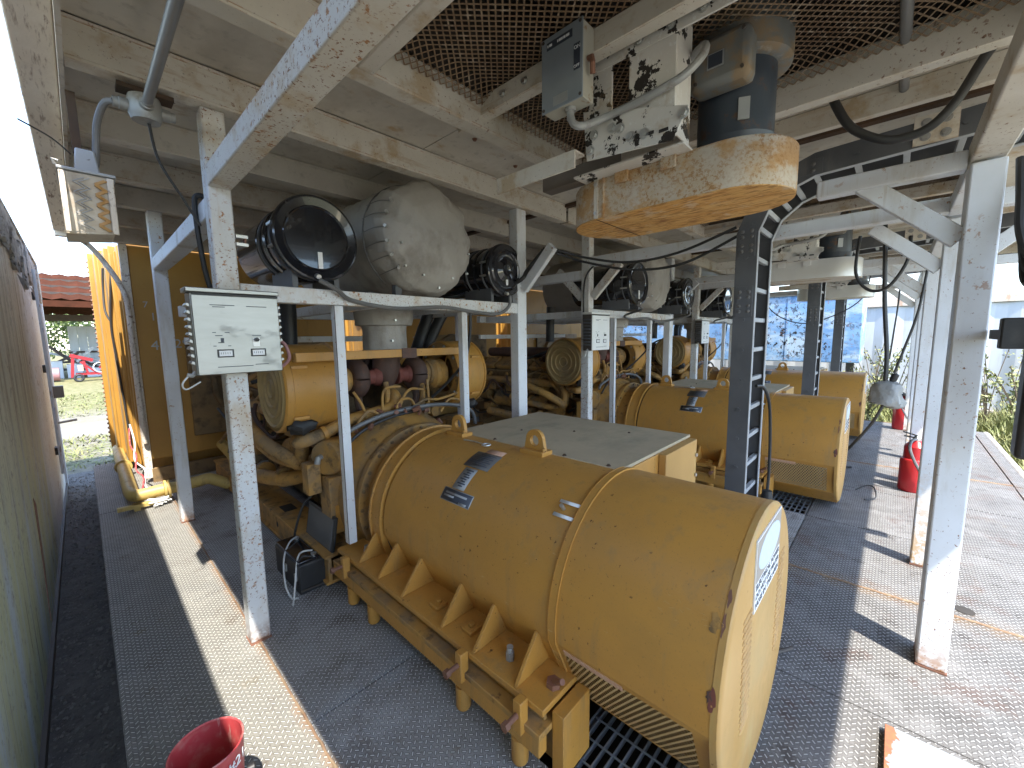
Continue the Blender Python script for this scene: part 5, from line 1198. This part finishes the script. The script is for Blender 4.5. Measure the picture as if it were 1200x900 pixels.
# ------------------------------------------------------------------ lights, conduits, hoses, cables
def floodlight():
    t = thing('floodlight', 'old grey floodlight with zigzag reflection painted on its lens under the left eave', 'floodlight', (.09,2.7,2.4))
    MB().prism([(.055,2.62,2.44),(.135,2.62,2.44),(.125,2.64,2.54),(.065,2.64,2.54)], (0,.16,0)).build('ballast_housing', 'lamp_grey', t, bevel=.006)
    MB().box(.002, .182, 2.59, 2.86, 2.425, 2.438).build('top_flange', 'lamp_grey', t, bevel=.003)
    MB().prism([(.006,2.60,2.423),(.176,2.60,2.423),(.160,2.625,2.185),(.006,2.625,2.165)], (0,.22,0)).build('reflector', 'cream_beam', t, bevel=.004)
    l0 = None
    mb = MB()
    def zz(x0, x1, w, y):
        L = [(x0 if i % 2 else x1, 2.405-i*.021) for i in range(11)]
        for (a, b), (c, d) in zip(L, L[1:]): mb.bar((a, y+(2.405-b)*.10, b), (c, y+(2.405-d)*.10, d), .004, w, (0,0,1))
    for x0 in (.045, .062): zz(x0, x0+.035, .003, 2.592)
    mb.build('lens_ridge', 'cast_grey', t)
    mb = MB(); zz(.112, .145, .012, 2.592); zz(.118, .151, .006, 2.5905); mb.build('lens_reflection', 'zig', t)  # orange zigzag strips: a reflection in the lens, painted on
    MB().prism([(.026,2.599,2.418),(.150,2.599,2.418),(.148,2.622,2.19),(.026,2.622,2.18)], (0,.006,0)).build('lens', 'lens', t)
    MB().box(.006, .025, 2.588, 2.60, 2.17, 2.42).build('lens_frame', 'eave', t, bevel=.003); MB().box(.150, .172, 2.588, 2.60, 2.18, 2.42).build('lens_frame', 'eave', t, bevel=.003)
    MB().box(.060, .09, 2.72, 2.74, 2.54, 2.80).build('bracket', 'dark_joint', t)
    MB().tube([(.0,2.60,2.44),(-.006,2.60,2.46),(.01,2.60,2.455)], .006, 6).build('wing_nut', 'stud', t)
    MB().tube([(.05,2.62,2.50),(.0,2.5,2.51),(-.075,2.35,2.50)], .003, 6, 5).build('tie_wire', 'rubber', t)
floodlight()
def junction():
    t = thing('junction_box', 'round grey cast junction box where the overhead conduit ends near the left eave', 'junction box', (.30,2.5,2.7))
    MB().lathe((.30,2.52,2.78), (0,0,-1), [(0,.055),(.02,.06),(.075,.06),(.085,.055),(.10,.05),(.10,0)], 28).build('body', 'cast_grey', t)
    for d in ((1,0,0),(-1,0,0),(0,-1,0)): MB().lathe((.30+.055*d[0],2.52+.055*d[1],2.73), d, [(0,.026),(.03,.026),(.032,.021),(.05,.021)], 14).build('hub', 'cast_grey', t)
    MB().box(.21, .40, 2.47, 2.55, 2.782, 2.80).build('mounting_strap', 'dark_joint', t)
    c = tubeobj('conduit', 'straight grey conduit pipe running overhead from the junction box', 'conduit', [(.30,2.42,2.73),(.30,1.0,2.73),(.30,-1.3,2.73)], .019, 'pipe_grey', None, 12, 2)
    tubeobj('flexible_conduit', 'grey flexible conduit curving from the junction box to the floodlight', 'conduit', [(.20,2.52,2.73),(.17,2.55,2.72),(.145,2.62,2.66),(.135,2.66,2.58),(.128,2.67,2.50),(.115,2.66,2.47),(.10,2.64,2.50)], .013, 'hose_grey', None, 10)
    tubeobj('cable', 'thin black cable hanging from the junction box to the near left post', 'cable', [(.31,2.53,2.68),(.34,2.6,2.55),(.42,2.62,2.40),(.48,2.62,2.28)], .006, 'rubber')
    tubeobj('conduit', 'bent rusty conduit slanting from the eave down to the radiator side', 'conduit', [(.02,6.3,2.86),(.10,6.4,2.80),(.18,6.48,2.74),(.28,6.5,2.58),(.38,6.45,2.34),(.42,6.42,2.10),(.42,6.41,1.4),(.43,6.41,.5)], .026, 'eave', None, 12)
    tubeobj('cable', 'black cable looping from the short beam down behind the steel control box', 'cable', [(.56,2.70,2.42),(.505,2.72,2.46),(.485,2.74,2.40),(.50,2.74,2.1),(.54,2.74,1.9),(.60,2.7,1.75)], .013, 'rubber')
junction()
tubeobj('hose', 'thick black hose sagging in a loop from the roof at upper right', 'hose', [(2.86,.36,3.02),(2.88,.32,2.90),(2.90,.25,2.77),(2.92,.14,2.685),(2.94,.05,2.665),(2.95,-.05,2.69),(2.95,-.13,2.78),(2.96,-.20,2.93),(2.97,-.24,3.0)], .021, 'rubber', None, 12)
tubeobj('conduit', 'straight grey conduit crossing the ceiling sheet above the hose loop', 'conduit', [(1.9,.055,2.955),(2.6,.06,2.95),(3.2,.06,2.945)], .02, 'pipe_grey', None, 12, 2)
tubeobj('cable', 'upper of two black cables sagging between the middle posts and the ladder rack', 'cable', [(2.86,2.30,2.46),(3.05,2.26,2.46),(3.2,2.1,2.40),(3.35,1.75,2.33),(3.42,1.35,2.36),(3.42,.92,2.48)], .011, 'rubber', None)
tubeobj('cable', 'lower of two black cables sagging between the middle posts and the ladder rack', 'cable', [(2.86,2.32,2.45),(3.05,2.28,2.44),(3.2,2.1,2.36),(3.35,1.7,2.26),(3.42,1.3,2.27),(3.42,.90,2.42)], .011, 'rubber', None)
tubeobj('cable', 'black cable running down from the shelf end brace behind the right filter', 'cable', [(2.88,2.30,2.46),(2.86,2.36,2.40),(2.80,2.44,2.28),(2.74,2.46,2.2),(2.70,2.7,2.1)], .018, 'rubber', None, 10)
tubeobj('cable', 'black cable hanging in front of the second post from the beam', 'cable', [(3.97,2.46,2.48),(3.82,2.5,2.3),(3.80,2.5,1.9),(3.84,2.5,1.7),(3.9,2.48,1.62)], .010, 'rubber', None)
tubeobj('cable', 'black cable drooping from the ladder rack to a plug near the deck', 'cable', [(3.50,.75,1.30),(3.60,.72,1.28),(3.72,.70,1.15),(3.77,.69,.9),(3.76,.68,.6),(3.74,.68,.42)], .012, 'rubber', None)
def plug():
    t = thing('power_plug', 'black and white cable connector hanging by the foot of the ladder rack', 'connector', (3.74,.68,.4))
    MB().lathe((3.74,.68,.43), (0,0,-1), [(0,.014),(.01,.035),(.09,.045),(.10,.045)], 18).build('grip', 'black', t)
    MB().lathe((3.74,.68,.33), (0,0,-1), [(0,.050),(.03,.050)], 18).build('collar', 'label_white', t)
    MB().lathe((3.74,.68,.299), (0,0,-1), [(0,.046),(.09,.046)], 18).build('sleeve', 'black', t)
plug()
# hanging junction wrapped in a bag, with its cables
def hanging():
    t = thing('wrapped_junction', 'connector wrapped in a grey plastic bag hanging on cables over the deck', 'bag', (5.6,.03,1.1))
    mb = MB(); rr = random.Random(6); n = 14
    n = 26
    prof = [(0,.025),(.015,.06),(.03,.085),(.08,.10),(.13,.102),(.18,.112),(.22,.122),(.245,.115),(.255,.07),(.26,.02)]
    ph = [rr.uniform(-.012, .012) for i in range(n)]
    for k, (h, r) in enumerate(prof):
        for i in range(n):
            th = 2*PI*i/n; q = r*(1+.10*math.sin(th*3+k*.8)+.07*math.sin(th*7-k*1.3)+rr.uniform(-.05, .05)); mb.v.append((5.6+q*.75*math.cos(th), .03+q*1.15*math.sin(th), 1.20-h+ph[i]*(1 if k > 4 else .4)+.05*math.sin(th)*(k > 6)*.4))
    mb.f = [(k*n+i, k*n+(i+1) % n, (k+1)*n+(i+1) % n, (k+1)*n+i) for k in range(len(prof)-1) for i in range(n)]+[tuple(range(n-1,-1,-1)), tuple(range((len(prof)-1)*n, len(prof)*n))]
    mb.build('bag', 'bag', t)
    MB().lathe((5.6,.0,1.19), (.0,-.3,1), [(0,.02),(.02,.03),(.08,.03),(.09,.012)], 12).build('plug', 'black', t)
hanging()
tubeobj('cable', 'thick black cable hanging from the roof to the wrapped connector', 'cable', [(5.6,.16,2.80),(5.58,.14,2.5),(5.62,.11,2.0),(5.6,.06,1.5),(5.6,.05,1.2)], .019, 'rubber', None)
tubeobj('cable', 'thinner black cable hanging beside the thick one to the wrapped connector', 'cable', [(5.62,-.18,2.40),(5.6,-.14,1.9),(5.6,-.06,1.5),(5.6,-.01,1.28)], .011, 'rubber', None)
tubeobj('cable', 'black cable trailing from the wrapped connector down to the deck', 'cable', [(5.6,.05,.95),(5.62,.12,.75),(5.7,.25,.5),(5.9,.42,.2),(6.2,.50,.02),(6.4,.42,.012),(6.5,.3,.012)], .014, 'rubber', None)
tubeobj('cable', 'black cable hanging in a loop from the open side brace', 'cable', [(4.6,.28,2.50),(4.6,.29,2.2),(4.6,.20,2.05),(4.6,.08,2.06),(4.6,-.02,2.25),(4.6,-.03,2.45)], .012, 'rubber', None)
tubeobj('cable', 'thin cable hanging farthest beyond the wrapped connector', 'cable', [(8.0,.02,2.78),(8.0,.01,2.2),(8.0,.03,1.7),(8.0,.05,1.3)], .010, 'rubber', None)
tubeobj('cable', 'thin black cable hanging across the face of the blue container', 'cable', [(9.7,2.2,2.78),(9.8,1.9,2.15),(9.8,1.4,1.88),(9.8,.9,2.0),(9.8,.5,2.3),(9.8,.4,2.78)], .010, 'rubber', None)
tubeobj('cable', 'small black cable end lying on the deck beside the middle generator', 'cable', [(5.45,.20,.05),(5.5,.12,.10),(5.48,.06,.10),(5.40,.04,.02),(5.3,.12,.012)], .007, 'rubber', None)
tubeobj('steel_rod', 'short rusty rod sticking out by the end of the nearest generator', 'rod', [(2.25,.42,.02),(2.42,.32,.018),(2.47,.29,.02)], .010, 'dark_brown', None)
def switchbox():
    t = thing('outdoor_switch', 'black weatherproof switch box on a bracket at the right edge of the picture', 'switch box', (2.5,-.37,1.7))
    MB().box(2.44, 2.54, -.49, -.365, 1.20, 1.99).build('housing', 'black', t, bevel=.015)
    MB().box(2.46, 2.52, -.363, -.295, 1.625, 1.745).build('bracket', 'black', t, bevel=.006)
    MB().box(2.47, 2.779, -.318, -.30, 1.66, 1.70).build('arm', 'black', t)
    MB().lathe((2.49,-.43,1.99), (0,0,1), [(0,.03),(.03,.03),(.04,.015)], 14).build('gland', 'black', t)
switchbox()
for i, (dz, dy, lab) in enumerate(((0,0,'innermost'), (.05,-.02,'middle'), (.10,-.035,'outermost'))):
    tubeobj('cable', f'{lab} of the black cables looping from the beam to the black switch box', 'cable', [(2.80,-.33-.02*i,2.42),(2.74,-.335+dy,2.25),(2.66,-.335+dy*.5,2.10-dz*.6),(2.58,-.36,1.98-dz),(2.50,-.41,1.985-dz*.3),(2.49,-.43,2.03)], .014, 'rubber', None)

# ------------------------------------------------------------------ things on the deck
def black_case():
    t = thing('tool_case', 'black case with raised lid and white wires on the deck beside the big generator', 'case', (.97,2.93,0))
    MB().prism([(.852,2.762,.005),(1.072,2.768,.005),(1.072,3.22,.005),(.846,3.22,.005)], (0,0,.205)).build('body', 'black', t, bevel=.008)
    MB().box(.855, 1.07, 2.752, 2.7615, .03, .04).build('seam', 'dark_brown', t)
    MB().prism([(.858,2.775,.2105),(.985,2.775,.2105),(.985,3.21,.2105),(.852,3.21,.2105)], (0,0,.018)).build('tray', 'black_gloss', t, bevel=.004)
    MB().obox((1.085,2.96,.345), (.010,0,-.002), (0,.235,0), (.022,0,.125)).build('lid', 'black', t, bevel=.006)
    MB().obox((1.073,2.96,.348), (.002,0,-.0005), (0,.21,0), (.019,0,.105)).build('lid_lining', 'charcoal', t)
    MB().box(.99, 1.062, 2.79, 3.20, .2105, .216).build('keypad', 'black', t)
    k0 = MB().box(1.0, 1.015, 2.815, 2.83, .2165, .222).build('key', 'stud', t)
    for i in range(1, 8): inst(k0, t, (.02*(i % 2), .045*i, 0))
    for y in (2.82, 3.0): MB().box(.838 if y > 2.9 else .840, .852, y-.012, y+.012, .09, .14).build('clasp', 'stud', t)
    for y in (2.82, 3.14): MB().lathe((.97,y,.2285), (0,0,1), [(0,.016),(.012,.018),(.014,0)], 14).build('connector', 'stud', t)
    MB().tube([(.97,3.14,.245),(.90,3.08,.245),(.83,2.98,.19),(.79,2.85,.08),(.80,2.78,.012),(.83,2.74,.012)], .006, 6, 6).build('wire', 'wire_white', t)
    MB().tube([(.97,2.84,.25),(.92,2.88,.245),(.87,2.83,.235),(.83,2.77,.13),(.80,2.73,.03),(.78,2.69,.012)], .006, 6, 6).build('wire', 'wire_white', t)
    MB().tube([(1.0,3.25,.02),(.99,3.25,.2),(1.06,3.24,.42),(1.12,3.2,.5)], .009, 6, 5).build('cable', 'rubber', t)
    MB().tube([(.98,2.79,.2),(1.02,2.77,.13),(1.05,2.765,.03),(1.12,2.76,.03)], .010, 6, 5).build('cable', 'rubber', t)
black_case()
def bucket():
    t = thing('bucket', 'red open bucket marked #21 standing on the pale walkway plate in front', 'bucket', (.161,1.553,0))
    c = (.161,1.553); H = .38
    MB().lathe((c[0],c[1],.004), (0,0,1), [(0,0),(0,.082),(H-.01,.1015),(H-.004,.1035),(H,.101),(H-.004,.0975),(.012,.079),(.012,0)], 56, caps=False).build('shell', 'red_dull', t)
    # the marking follows the wall facing the camera side
    for i, s in enumerate('#21'):
        a = R_(-64+i*14.5); r = .1030
        p = (c[0]+r*math.cos(a), c[1]+r*math.sin(a), H-.062)
        o = text(s, .050, 'lettering', t, p, (-math.sin(a), math.cos(a), 0), (.05*math.cos(a), .05*math.sin(a), 1), align='CENTER')
    MB().lathe((c[0]+.096,c[1]-.03,H-.15), (1,-.2,0), [(0,.016),(.022,.016),(.026,.010)], 14).build('handle_lug', 'black', t)
bucket()
def steel_panel():
    t = thing('scrap_sheet', 'loose white steel panel with a rusty corner lying on the deck at the bottom right', 'steel sheet', (1.7,-.45,0))
    m, N, L, P = _new('lid_paint_with_rusty_corner')
    geo = N.new('ShaderNodeNewGeometry'); vec = geo.outputs['Position']; sp = N.new('ShaderNodeSeparateXYZ'); L.new(vec, sp.inputs[0])
    d = math_(N, L, 'ADD', math_(N, L, 'MULTIPLY', math_(N, L, 'SUBTRACT', -.079, sp.outputs[1]), 2.6), math_(N, L, 'MULTIPLY', math_(N, L, 'SUBTRACT', 2.211, sp.outputs[0]), .35))
    d = math_(N, L, 'ADD', d, math_(N, L, 'MULTIPLY', math_(N, L, 'SUBTRACT', noise(N, L, vec, 24, 6), .5), .25))
    f = mapr(N, L, d, .10, .115, 1, 0)
    L.new(mixc(N, L, f, (.26, .28, .31), mixc(N, L, mapr(N, L, noise(N, L, vec, 60, 5), .42, .6), (.36, .13, .06), (.22, .10, .06))), P.inputs['Base Color'])
    P.inputs['Roughness'].default_value = .5; M['lid'] = m
    MB().box(1.25, 2.21, -.90, -.080, .006, .034).build('sheet', 'lid', t, bevel=.002)
    MB().box(1.25, 2.205, -.895, -.70, .0345, .050).build('folded_rim', 'lid', t, bevel=.002)
steel_panel()
def extinguisher(x, y, label, s=1.0):
    t = thing('fire_extinguisher', label, 'fire extinguisher', (x, y, 0), 'red fire extinguishers')
    MB().lathe((x,y,.003), (0,0,1), [(0,0),(0,.135*s),(.02,.145*s),(.40*s,.145*s),(.43*s,.135*s),(.44*s,.118*s),(.60*s,.115*s),(.66*s,.07*s),(.69*s,.03*s)], 36, caps=False).build('cylinder', 'red', t)
    MB().lathe((x,y,.68*s), (0,0,1), [(0,.032),(.03,.034),(.05,.02),(.06,0)], 16).build('valve', 'stud', t)
    MB().bar((x-.01,y,.75*s), (x-.02,y+.11,.79*s), .025, .012).build('lever', 'black', t); MB().bar((x-.01,y,.72*s), (x-.02,y+.10,.735*s), .022, .012).build('handle', 'black', t)
    MB().tube([(x-.03,y,.71*s),(x-.09,y+.04,.69*s),(x-.15,y+.05,.60*s),(x-.155,y+.01,.45*s),(x-.155,y-.04,.32*s),(x-.15,y-.07,.25*s)], .014, 8, 6).build('discharge_hose', 'hose_grey', t)
    MB().lathe((x,y,.12*s), (0,0,1), [(0,.1457*s),(.12*s,.1457*s)], 24, caps=False, a0=2.6, a1=4.0).build('instruction_label', 'label_white', t)
extinguisher(5.98, -.235, 'red fire extinguisher with grey hose behind the slim posts, the nearer one', .8)
extinguisher(9.7, -.17, 'red fire extinguisher farther along the deck, seen above the nearer one', .85)

# ------------------------------------------------------------------ background
def shed():
    t = thing('open_shed', 'open shed with red brown sheet roof and grey siding in the far left background', 'shed', (0,23,GZ))
    s0 = MB()
    n = 60
    def corr(p0, p1, q0, q1, m, name, amp=.03):
        vs = []; 
        for i in range(n+1):
            f = i/n; off = amp*(1 if i % 2 else -1)
            a = Vector(p0).lerp(Vector(p1), f)+Vector((0,0,off)); b = Vector(q0).lerp(Vector(q1), f)+Vector((0,0,off)); vs += [a, b]
        o = MB().add(vs, [(2*i,2*i+2,2*i+3,2*i+1) for i in range(n)]).build(name, m, t, smooth=False)
        so = o.modifiers.new('solid', 'SOLIDIFY'); so.thickness = .01
    corr((-7,21.0,3.2),(6,21.0,3.2),(-7,24.0,4.35),(6,24.0,4.35), 'roof_red', 'roof_sheet')
    corr((-7,24.0,4.35),(6,24.0,4.35),(-7,28,3.0),(6,28,3.0), 'roof_red', 'roof_sheet')
    MB().box(-7, 6, 20.95, 21.1, 2.93, 3.14).build('fascia', 'roof_red', t)
    MB().box(-7, 6, 23.9, 24.1, 2.55, 2.80).build('cross_beam', 'post_dark', t)
    for x in (-4.5, -.86, 3.5): MB().bar((x,21.1,GZ),(x,21.1,3.1),.14,.14).build('post', 'post_dark', t)
    b = MB().box(-.30, -.02, 26.0, 26.05, GZ, 2.4).build('siding_board', 'siding', t)
    for i in range(1, 22): inst(b, t, (i*.285, .012*(i % 2), 0))
    MB().box(-.35, 6, 25.93, 25.99, 1.25, 1.33).build('girt', 'post_dark', t)
    for i, y in enumerate((21.6, 22.4, 23.2)): MB().bar((-7,y,3.2+.38*(y-21)),(6,y,3.2+.38*(y-21)),.08,.1).build('rafter', 'post_dark', t)
    MB().box(-1.0, -.78, 20.88, 21.0, 2.55, 2.75).build('lamp', 'lamp_grey', t)
shed()
def farm_machine():
    t = thing('red_machine', 'bright red machine frame parked in front of the far shed', 'machine', (0,20,GZ))
    r = lambda n, p, q, w=.07: MB().bar(p, q, w, w).build(n, 'mach_red', t)
    for z in (-.05,): r('frame_rail', (-.2,19.6,z), (1.6,19.6,z)); r('frame_rail', (-.2,20.3,z), (1.6,20.3,z))
    r('upright', (-.35,19.8,-.2), (-.25,19.8,.85), .10); r('upright', (.15,19.8,-.05), (.05,19.8,.55), .08); r('head', (-.35,19.8,.80), (.35,19.8,.55), .14)
    r('strut', (-.05,19.8,.5), (.5,19.8,-.1)); r('cross_bar', (-.2,19.5,-.05), (-.2,20.3,-.05)); r('cross_bar', (1.5,19.5,-.05), (1.5,20.3,-.05))
    for x in (.55,): MB().torus((x,19.75,.22), (0.2,-1,0), .22, .025, 28, 8).build('wheel', 'siding', t); MB().lathe((x,19.75,.22), (.2,-1,0), [(-.03,.05),(.03,.05)], 12).build('hub', 'mach_red', t)
    for x in (-.15, 1.3): MB().torus((x,19.45,-.2), (0,1,0), .13, .05, 24, 8).build('tyre', 'black', t)
    MB().box(-.15, .02, 19.7, 19.8, .1, .35).build('guard_plate', 'pink', t)
    t = thing('pink_pipe', 'faded pink pipe lying on the grass left of the red machine', 'pipe', (-.9,20.2,-.1))
    MB().lathe((-2.4,20.4,-.13), (1,0,0), [(0,.22),(1.85,.22),(1.85,.19),(0,.19)], 24, caps=False).build('tube', 'pink_pipe', t)
    rr = random.Random(21)
    t = thing('scrap_pile', 'heap of grey scrap steel frames inside the far shed behind the red machine', 'scrap', (1,23,GZ))
    for i in range(26):
        p = Vector((rr.uniform(-.7,2.8), rr.uniform(22.4,24), GZ+rr.uniform(.05,.7))); q = p+Vector((rr.uniform(-.9,.9), rr.uniform(-.3,.3), rr.uniform(-.3,.7)))
        MB().bar(p, q, .08, .08).build('steel_bar', rr.choice(['cast_grey','siding','dark_brown','post_dark']), t)
    for i in range(5):
        x = -.9+i*.5; MB().box(x, x+.4, 22.2, 22.7, GZ, GZ+rr.uniform(.3,.7)).build('crate', rr.choice(['charcoal','dark_brown','siding']), t)
farm_machine()

def leaves(mb, c, rad, n, size, rr, flat=1.0):
    for i in range(n):
        d = Vector((rr.gauss(0,1), rr.gauss(0,1), rr.gauss(0,1))).normalized()
        p = Vector(c)+Vector((d.x*rad[0], d.y*rad[1], d.z*rad[2]))*rr.random()**.45
        a = Vector((rr.gauss(0,1), rr.gauss(0,1), rr.gauss(0,1))).normalized(); b = a.orthogonal().normalized()
        s = size*rr.uniform(.6, 1.3)
        mb.add([p-a*s, p+b*s*.45, p+a*s, p-b*s*.45], [(0,1,2,3)])
def tree(x, y, h, w, label, seed, mat='leaf', n=2600):
    rr = random.Random(seed)
    t = thing('tree', label, 'tree', (x,y,GZ), 'trees in the background')
    mb = MB(); mb.tube([(x,y,GZ),(x+.08,y,GZ+h*.25),(x+.02,y+.05,GZ+h*.5)], .12, 10, 4)
    tips = []
    for i in range(6):
        a = rr.uniform(0, 2*PI); q = (x+w*.5*math.cos(a), y+w*.5*math.sin(a), GZ+h*rr.uniform(.5,.9)); mb.tube([(x+.03,y,GZ+h*rr.uniform(.25,.45)), ((x+q[0])/2,(y+q[1])/2,GZ+h*.55), q], .045, 7, 3); tips.append(q)
    mb.build('trunk', 'bark', t)
    mb = MB()
    for q in tips+[(x,y,GZ+h*.8),(x+w*.3,y,GZ+h*.3),(x-w*.3,y,GZ+h*.35)]: leaves(mb, q, (w*.38,w*.38,h*.2), n//9, .13, rr)
    mb.build('crown', mat, t, smooth=False)
tree(-1.9, 30, 4.6, 3.4, 'green leafy tree seen past the post of the far shed', 31)
tree(-4.5, 33, 6, 4, 'green tree farther left behind the far shed', 32)
tree(1.5, 40, 5, 4.5, 'green tree hidden behind the grey siding of the far shed', 33)

def push_back(t, k, on_ground):
    e = Vector((0, 0, GZ if on_ground else 1.7)); t.location = e+(t.location-e)*k; t.scale = (k, k, k)
for t in [o for o in bpy.data.objects if o.parent is None]:
    if t.name in ('red_machine', 'scrap_pile', 'pink_pipe') or t.name.split('.')[0] == 'tree': push_back(t, 1.6, True)
    if t.name == 'red_machine': t.scale = (1.2, 1.2, 1.2)
    elif t.name == 'open_shed': push_back(t, 1.55, False)

def container():
    t = thing('white_container', 'long dirty white corrugated container across the right background', 'container', (16,-3,GZ))
    mb = MB(); n = 90; y0, y1 = -9.0, 8.0; vs = []
    for i in range(n+1):
        y = y0+(y1-y0)*i/n; k = i % 4; x = 14.60 if k in (0, 1) else 14.645
        vs += [(x, y, GZ+.18), (x, y, 2.33)]
    mb.add(vs, [(2*i, 2*i+1, 2*i+3, 2*i+2) for i in range(n)]); o = mb.build('corrugated_side', 'cont_white', t, smooth=False)
    MB().box(14.66, 17.0, y0, y1, GZ+.1, 2.45).build('body', 'cont_white', t)
    MB().box(14.56, 14.66, y0, y1, 2.335, 2.60).build('top_rail', 'cont_top', t, bevel=.01); MB().box(14.56, 14.66, y0, y1, GZ+.02, GZ+.18).build('bottom_rail', 'cont_top', t)
    for y in (-9.05, -3.2, 1.0, 8.0): MB().box(14.54, 14.66, y-.10, y+.10, GZ, 2.6).build('corner_post', 'cont_white', t, bevel=.008)
    MB().box(14.66, 17, y0, y1, 2.46, 2.62).build('roof', 'cont_top', t)
container()
def blue():
    t = thing('blue_tank', 'peeling sky blue steel tank spotted with rust behind the farthest generator', 'tank', (12.6,4,GZ))
    MB().box(12.2, 13.6, .58, 7.6, .98, 2.66).build('tank_body', 'blue', t, bevel=.02)
    MB().box(12.16, 12.199, .56, 7.6, 2.60, 2.69).build('top_rail', 'cont_top', t, bevel=.006)
    for y in (.75, 3.0, 5.4, 7.4): MB().box(12.3, 12.45, y-.07, y+.07, GZ, .978).build('leg', 'dark_brown', t)
    for y in (2.0, 4.4): MB().box(12.185, 12.1995, y-.03, y+.03, 1.0, 2.6).build('seam_strip', 'blue', t)
blue()
def weeds():
    rr = random.Random(77)
    def blade(mb, p, h, lean, w):
        a = rr.uniform(0, 2*PI); d = Vector((math.cos(a), math.sin(a), 0)); s = Vector((-d.y, d.x, 0))*w
        p = Vector(p); q = p+d*lean*.35+Vector((0,0,h*.6)); r = p+d*lean+Vector((0,0,h))
        mb.add([p-s, p+s, q+s*.7, q-s*.7, r], [(0,1,2,3),(3,2,4)])
    def patch(name, label, boxes, n, hmin, hmax):
        mb = MB()
        for i in range(n):
            b = rr.choice(boxes); x, y = rr.uniform(b[0],b[1]), rr.uniform(b[2],b[3]); k = .55+.45*math.sin(x*2.3+y*1.7)*math.sin(x*1.1-y*2.9)
            blade(mb, (x,y,GZ), rr.uniform(hmin,hmax)*max(.3,k), rr.uniform(.05,.35), rr.uniform(.006,.016))
        o = mb.build(name, 'leaf_light', smooth=False); o['kind'] = 'stuff'; o['label'] = label
    patch('grass_field', 'tall sunlit yellow green grass between the deck and the white container', [(10.6,14.5,-3.0,1.2),(7,14.5,-4.5,-1.45),(10.6,12.2,1,4)], 22000, .25, .75)
    patch('grass_patch', 'short dry grass in the yard before the far shed', [(-2.5,3.5,16.5,24),(-2.5,2.5,9.6,13)], 7000, .04, .16)
    def plant(x, y, h, label):
        t = thing('weed', label, 'weed', (x,y,GZ), 'leafy weeds by the white container')
        mb = MB(); lf = MB()
        for i in range(9):
            a = rr.uniform(0, 2*PI); L = h*rr.uniform(.6,1); q = (x+.3*h*math.cos(a), y+.3*h*math.sin(a), GZ+L)
            m = (x+.08*h*math.cos(a), y+.08*h*math.sin(a), GZ+L*.5); mb.tube([(x,y,GZ),m,q], .008, 5, 4)
            for f in (.35,.5,.65,.8,.95):
                c = Vector(m).lerp(Vector(q), f) if f > .5 else Vector((x,y,GZ)).lerp(Vector(m), f*2); leaves(lf, c, (.10,.10,.10), 7, .042, rr)
        mb.build('stems', 'bark', t); lf.build('foliage', 'leaf_light', t, smooth=False)
    for i, (x, y, h) in enumerate(((11.0,.35,1.5),(11.6,.55,1.3),(12.5,-.05,1.7),(13.6,.35,1.9),(13.2,-.6,1.2),(12.9,-1.5,1.9),(13.8,-1.9,2.1),(11.6,-1.75,1.4),(12.2,-2.2,1.5),(13.9,-2.9,2.0),(10.4,-2.0,1.0),(11.0,1.6,1.1),(11.2,2.6,1.0))):
        plant(x, y, h, ['bushy weed by the corner of the blue tank','low leafy weed under the blue tank','tall leafy weed behind the hanging cables','tallest weed against the white container, seen left of the posts','small weed hidden by the white posts','tall leafy weed right of the broad white post','tallest weed against the white container at the right edge','leafy weed beside the deck end at right','leafy weed in the tall grass at right','weed against the container farthest right','low weed close to the deck lip','weed below the blue tank behind the farthest generator','weed below the middle of the blue tank'][i])
weeds()
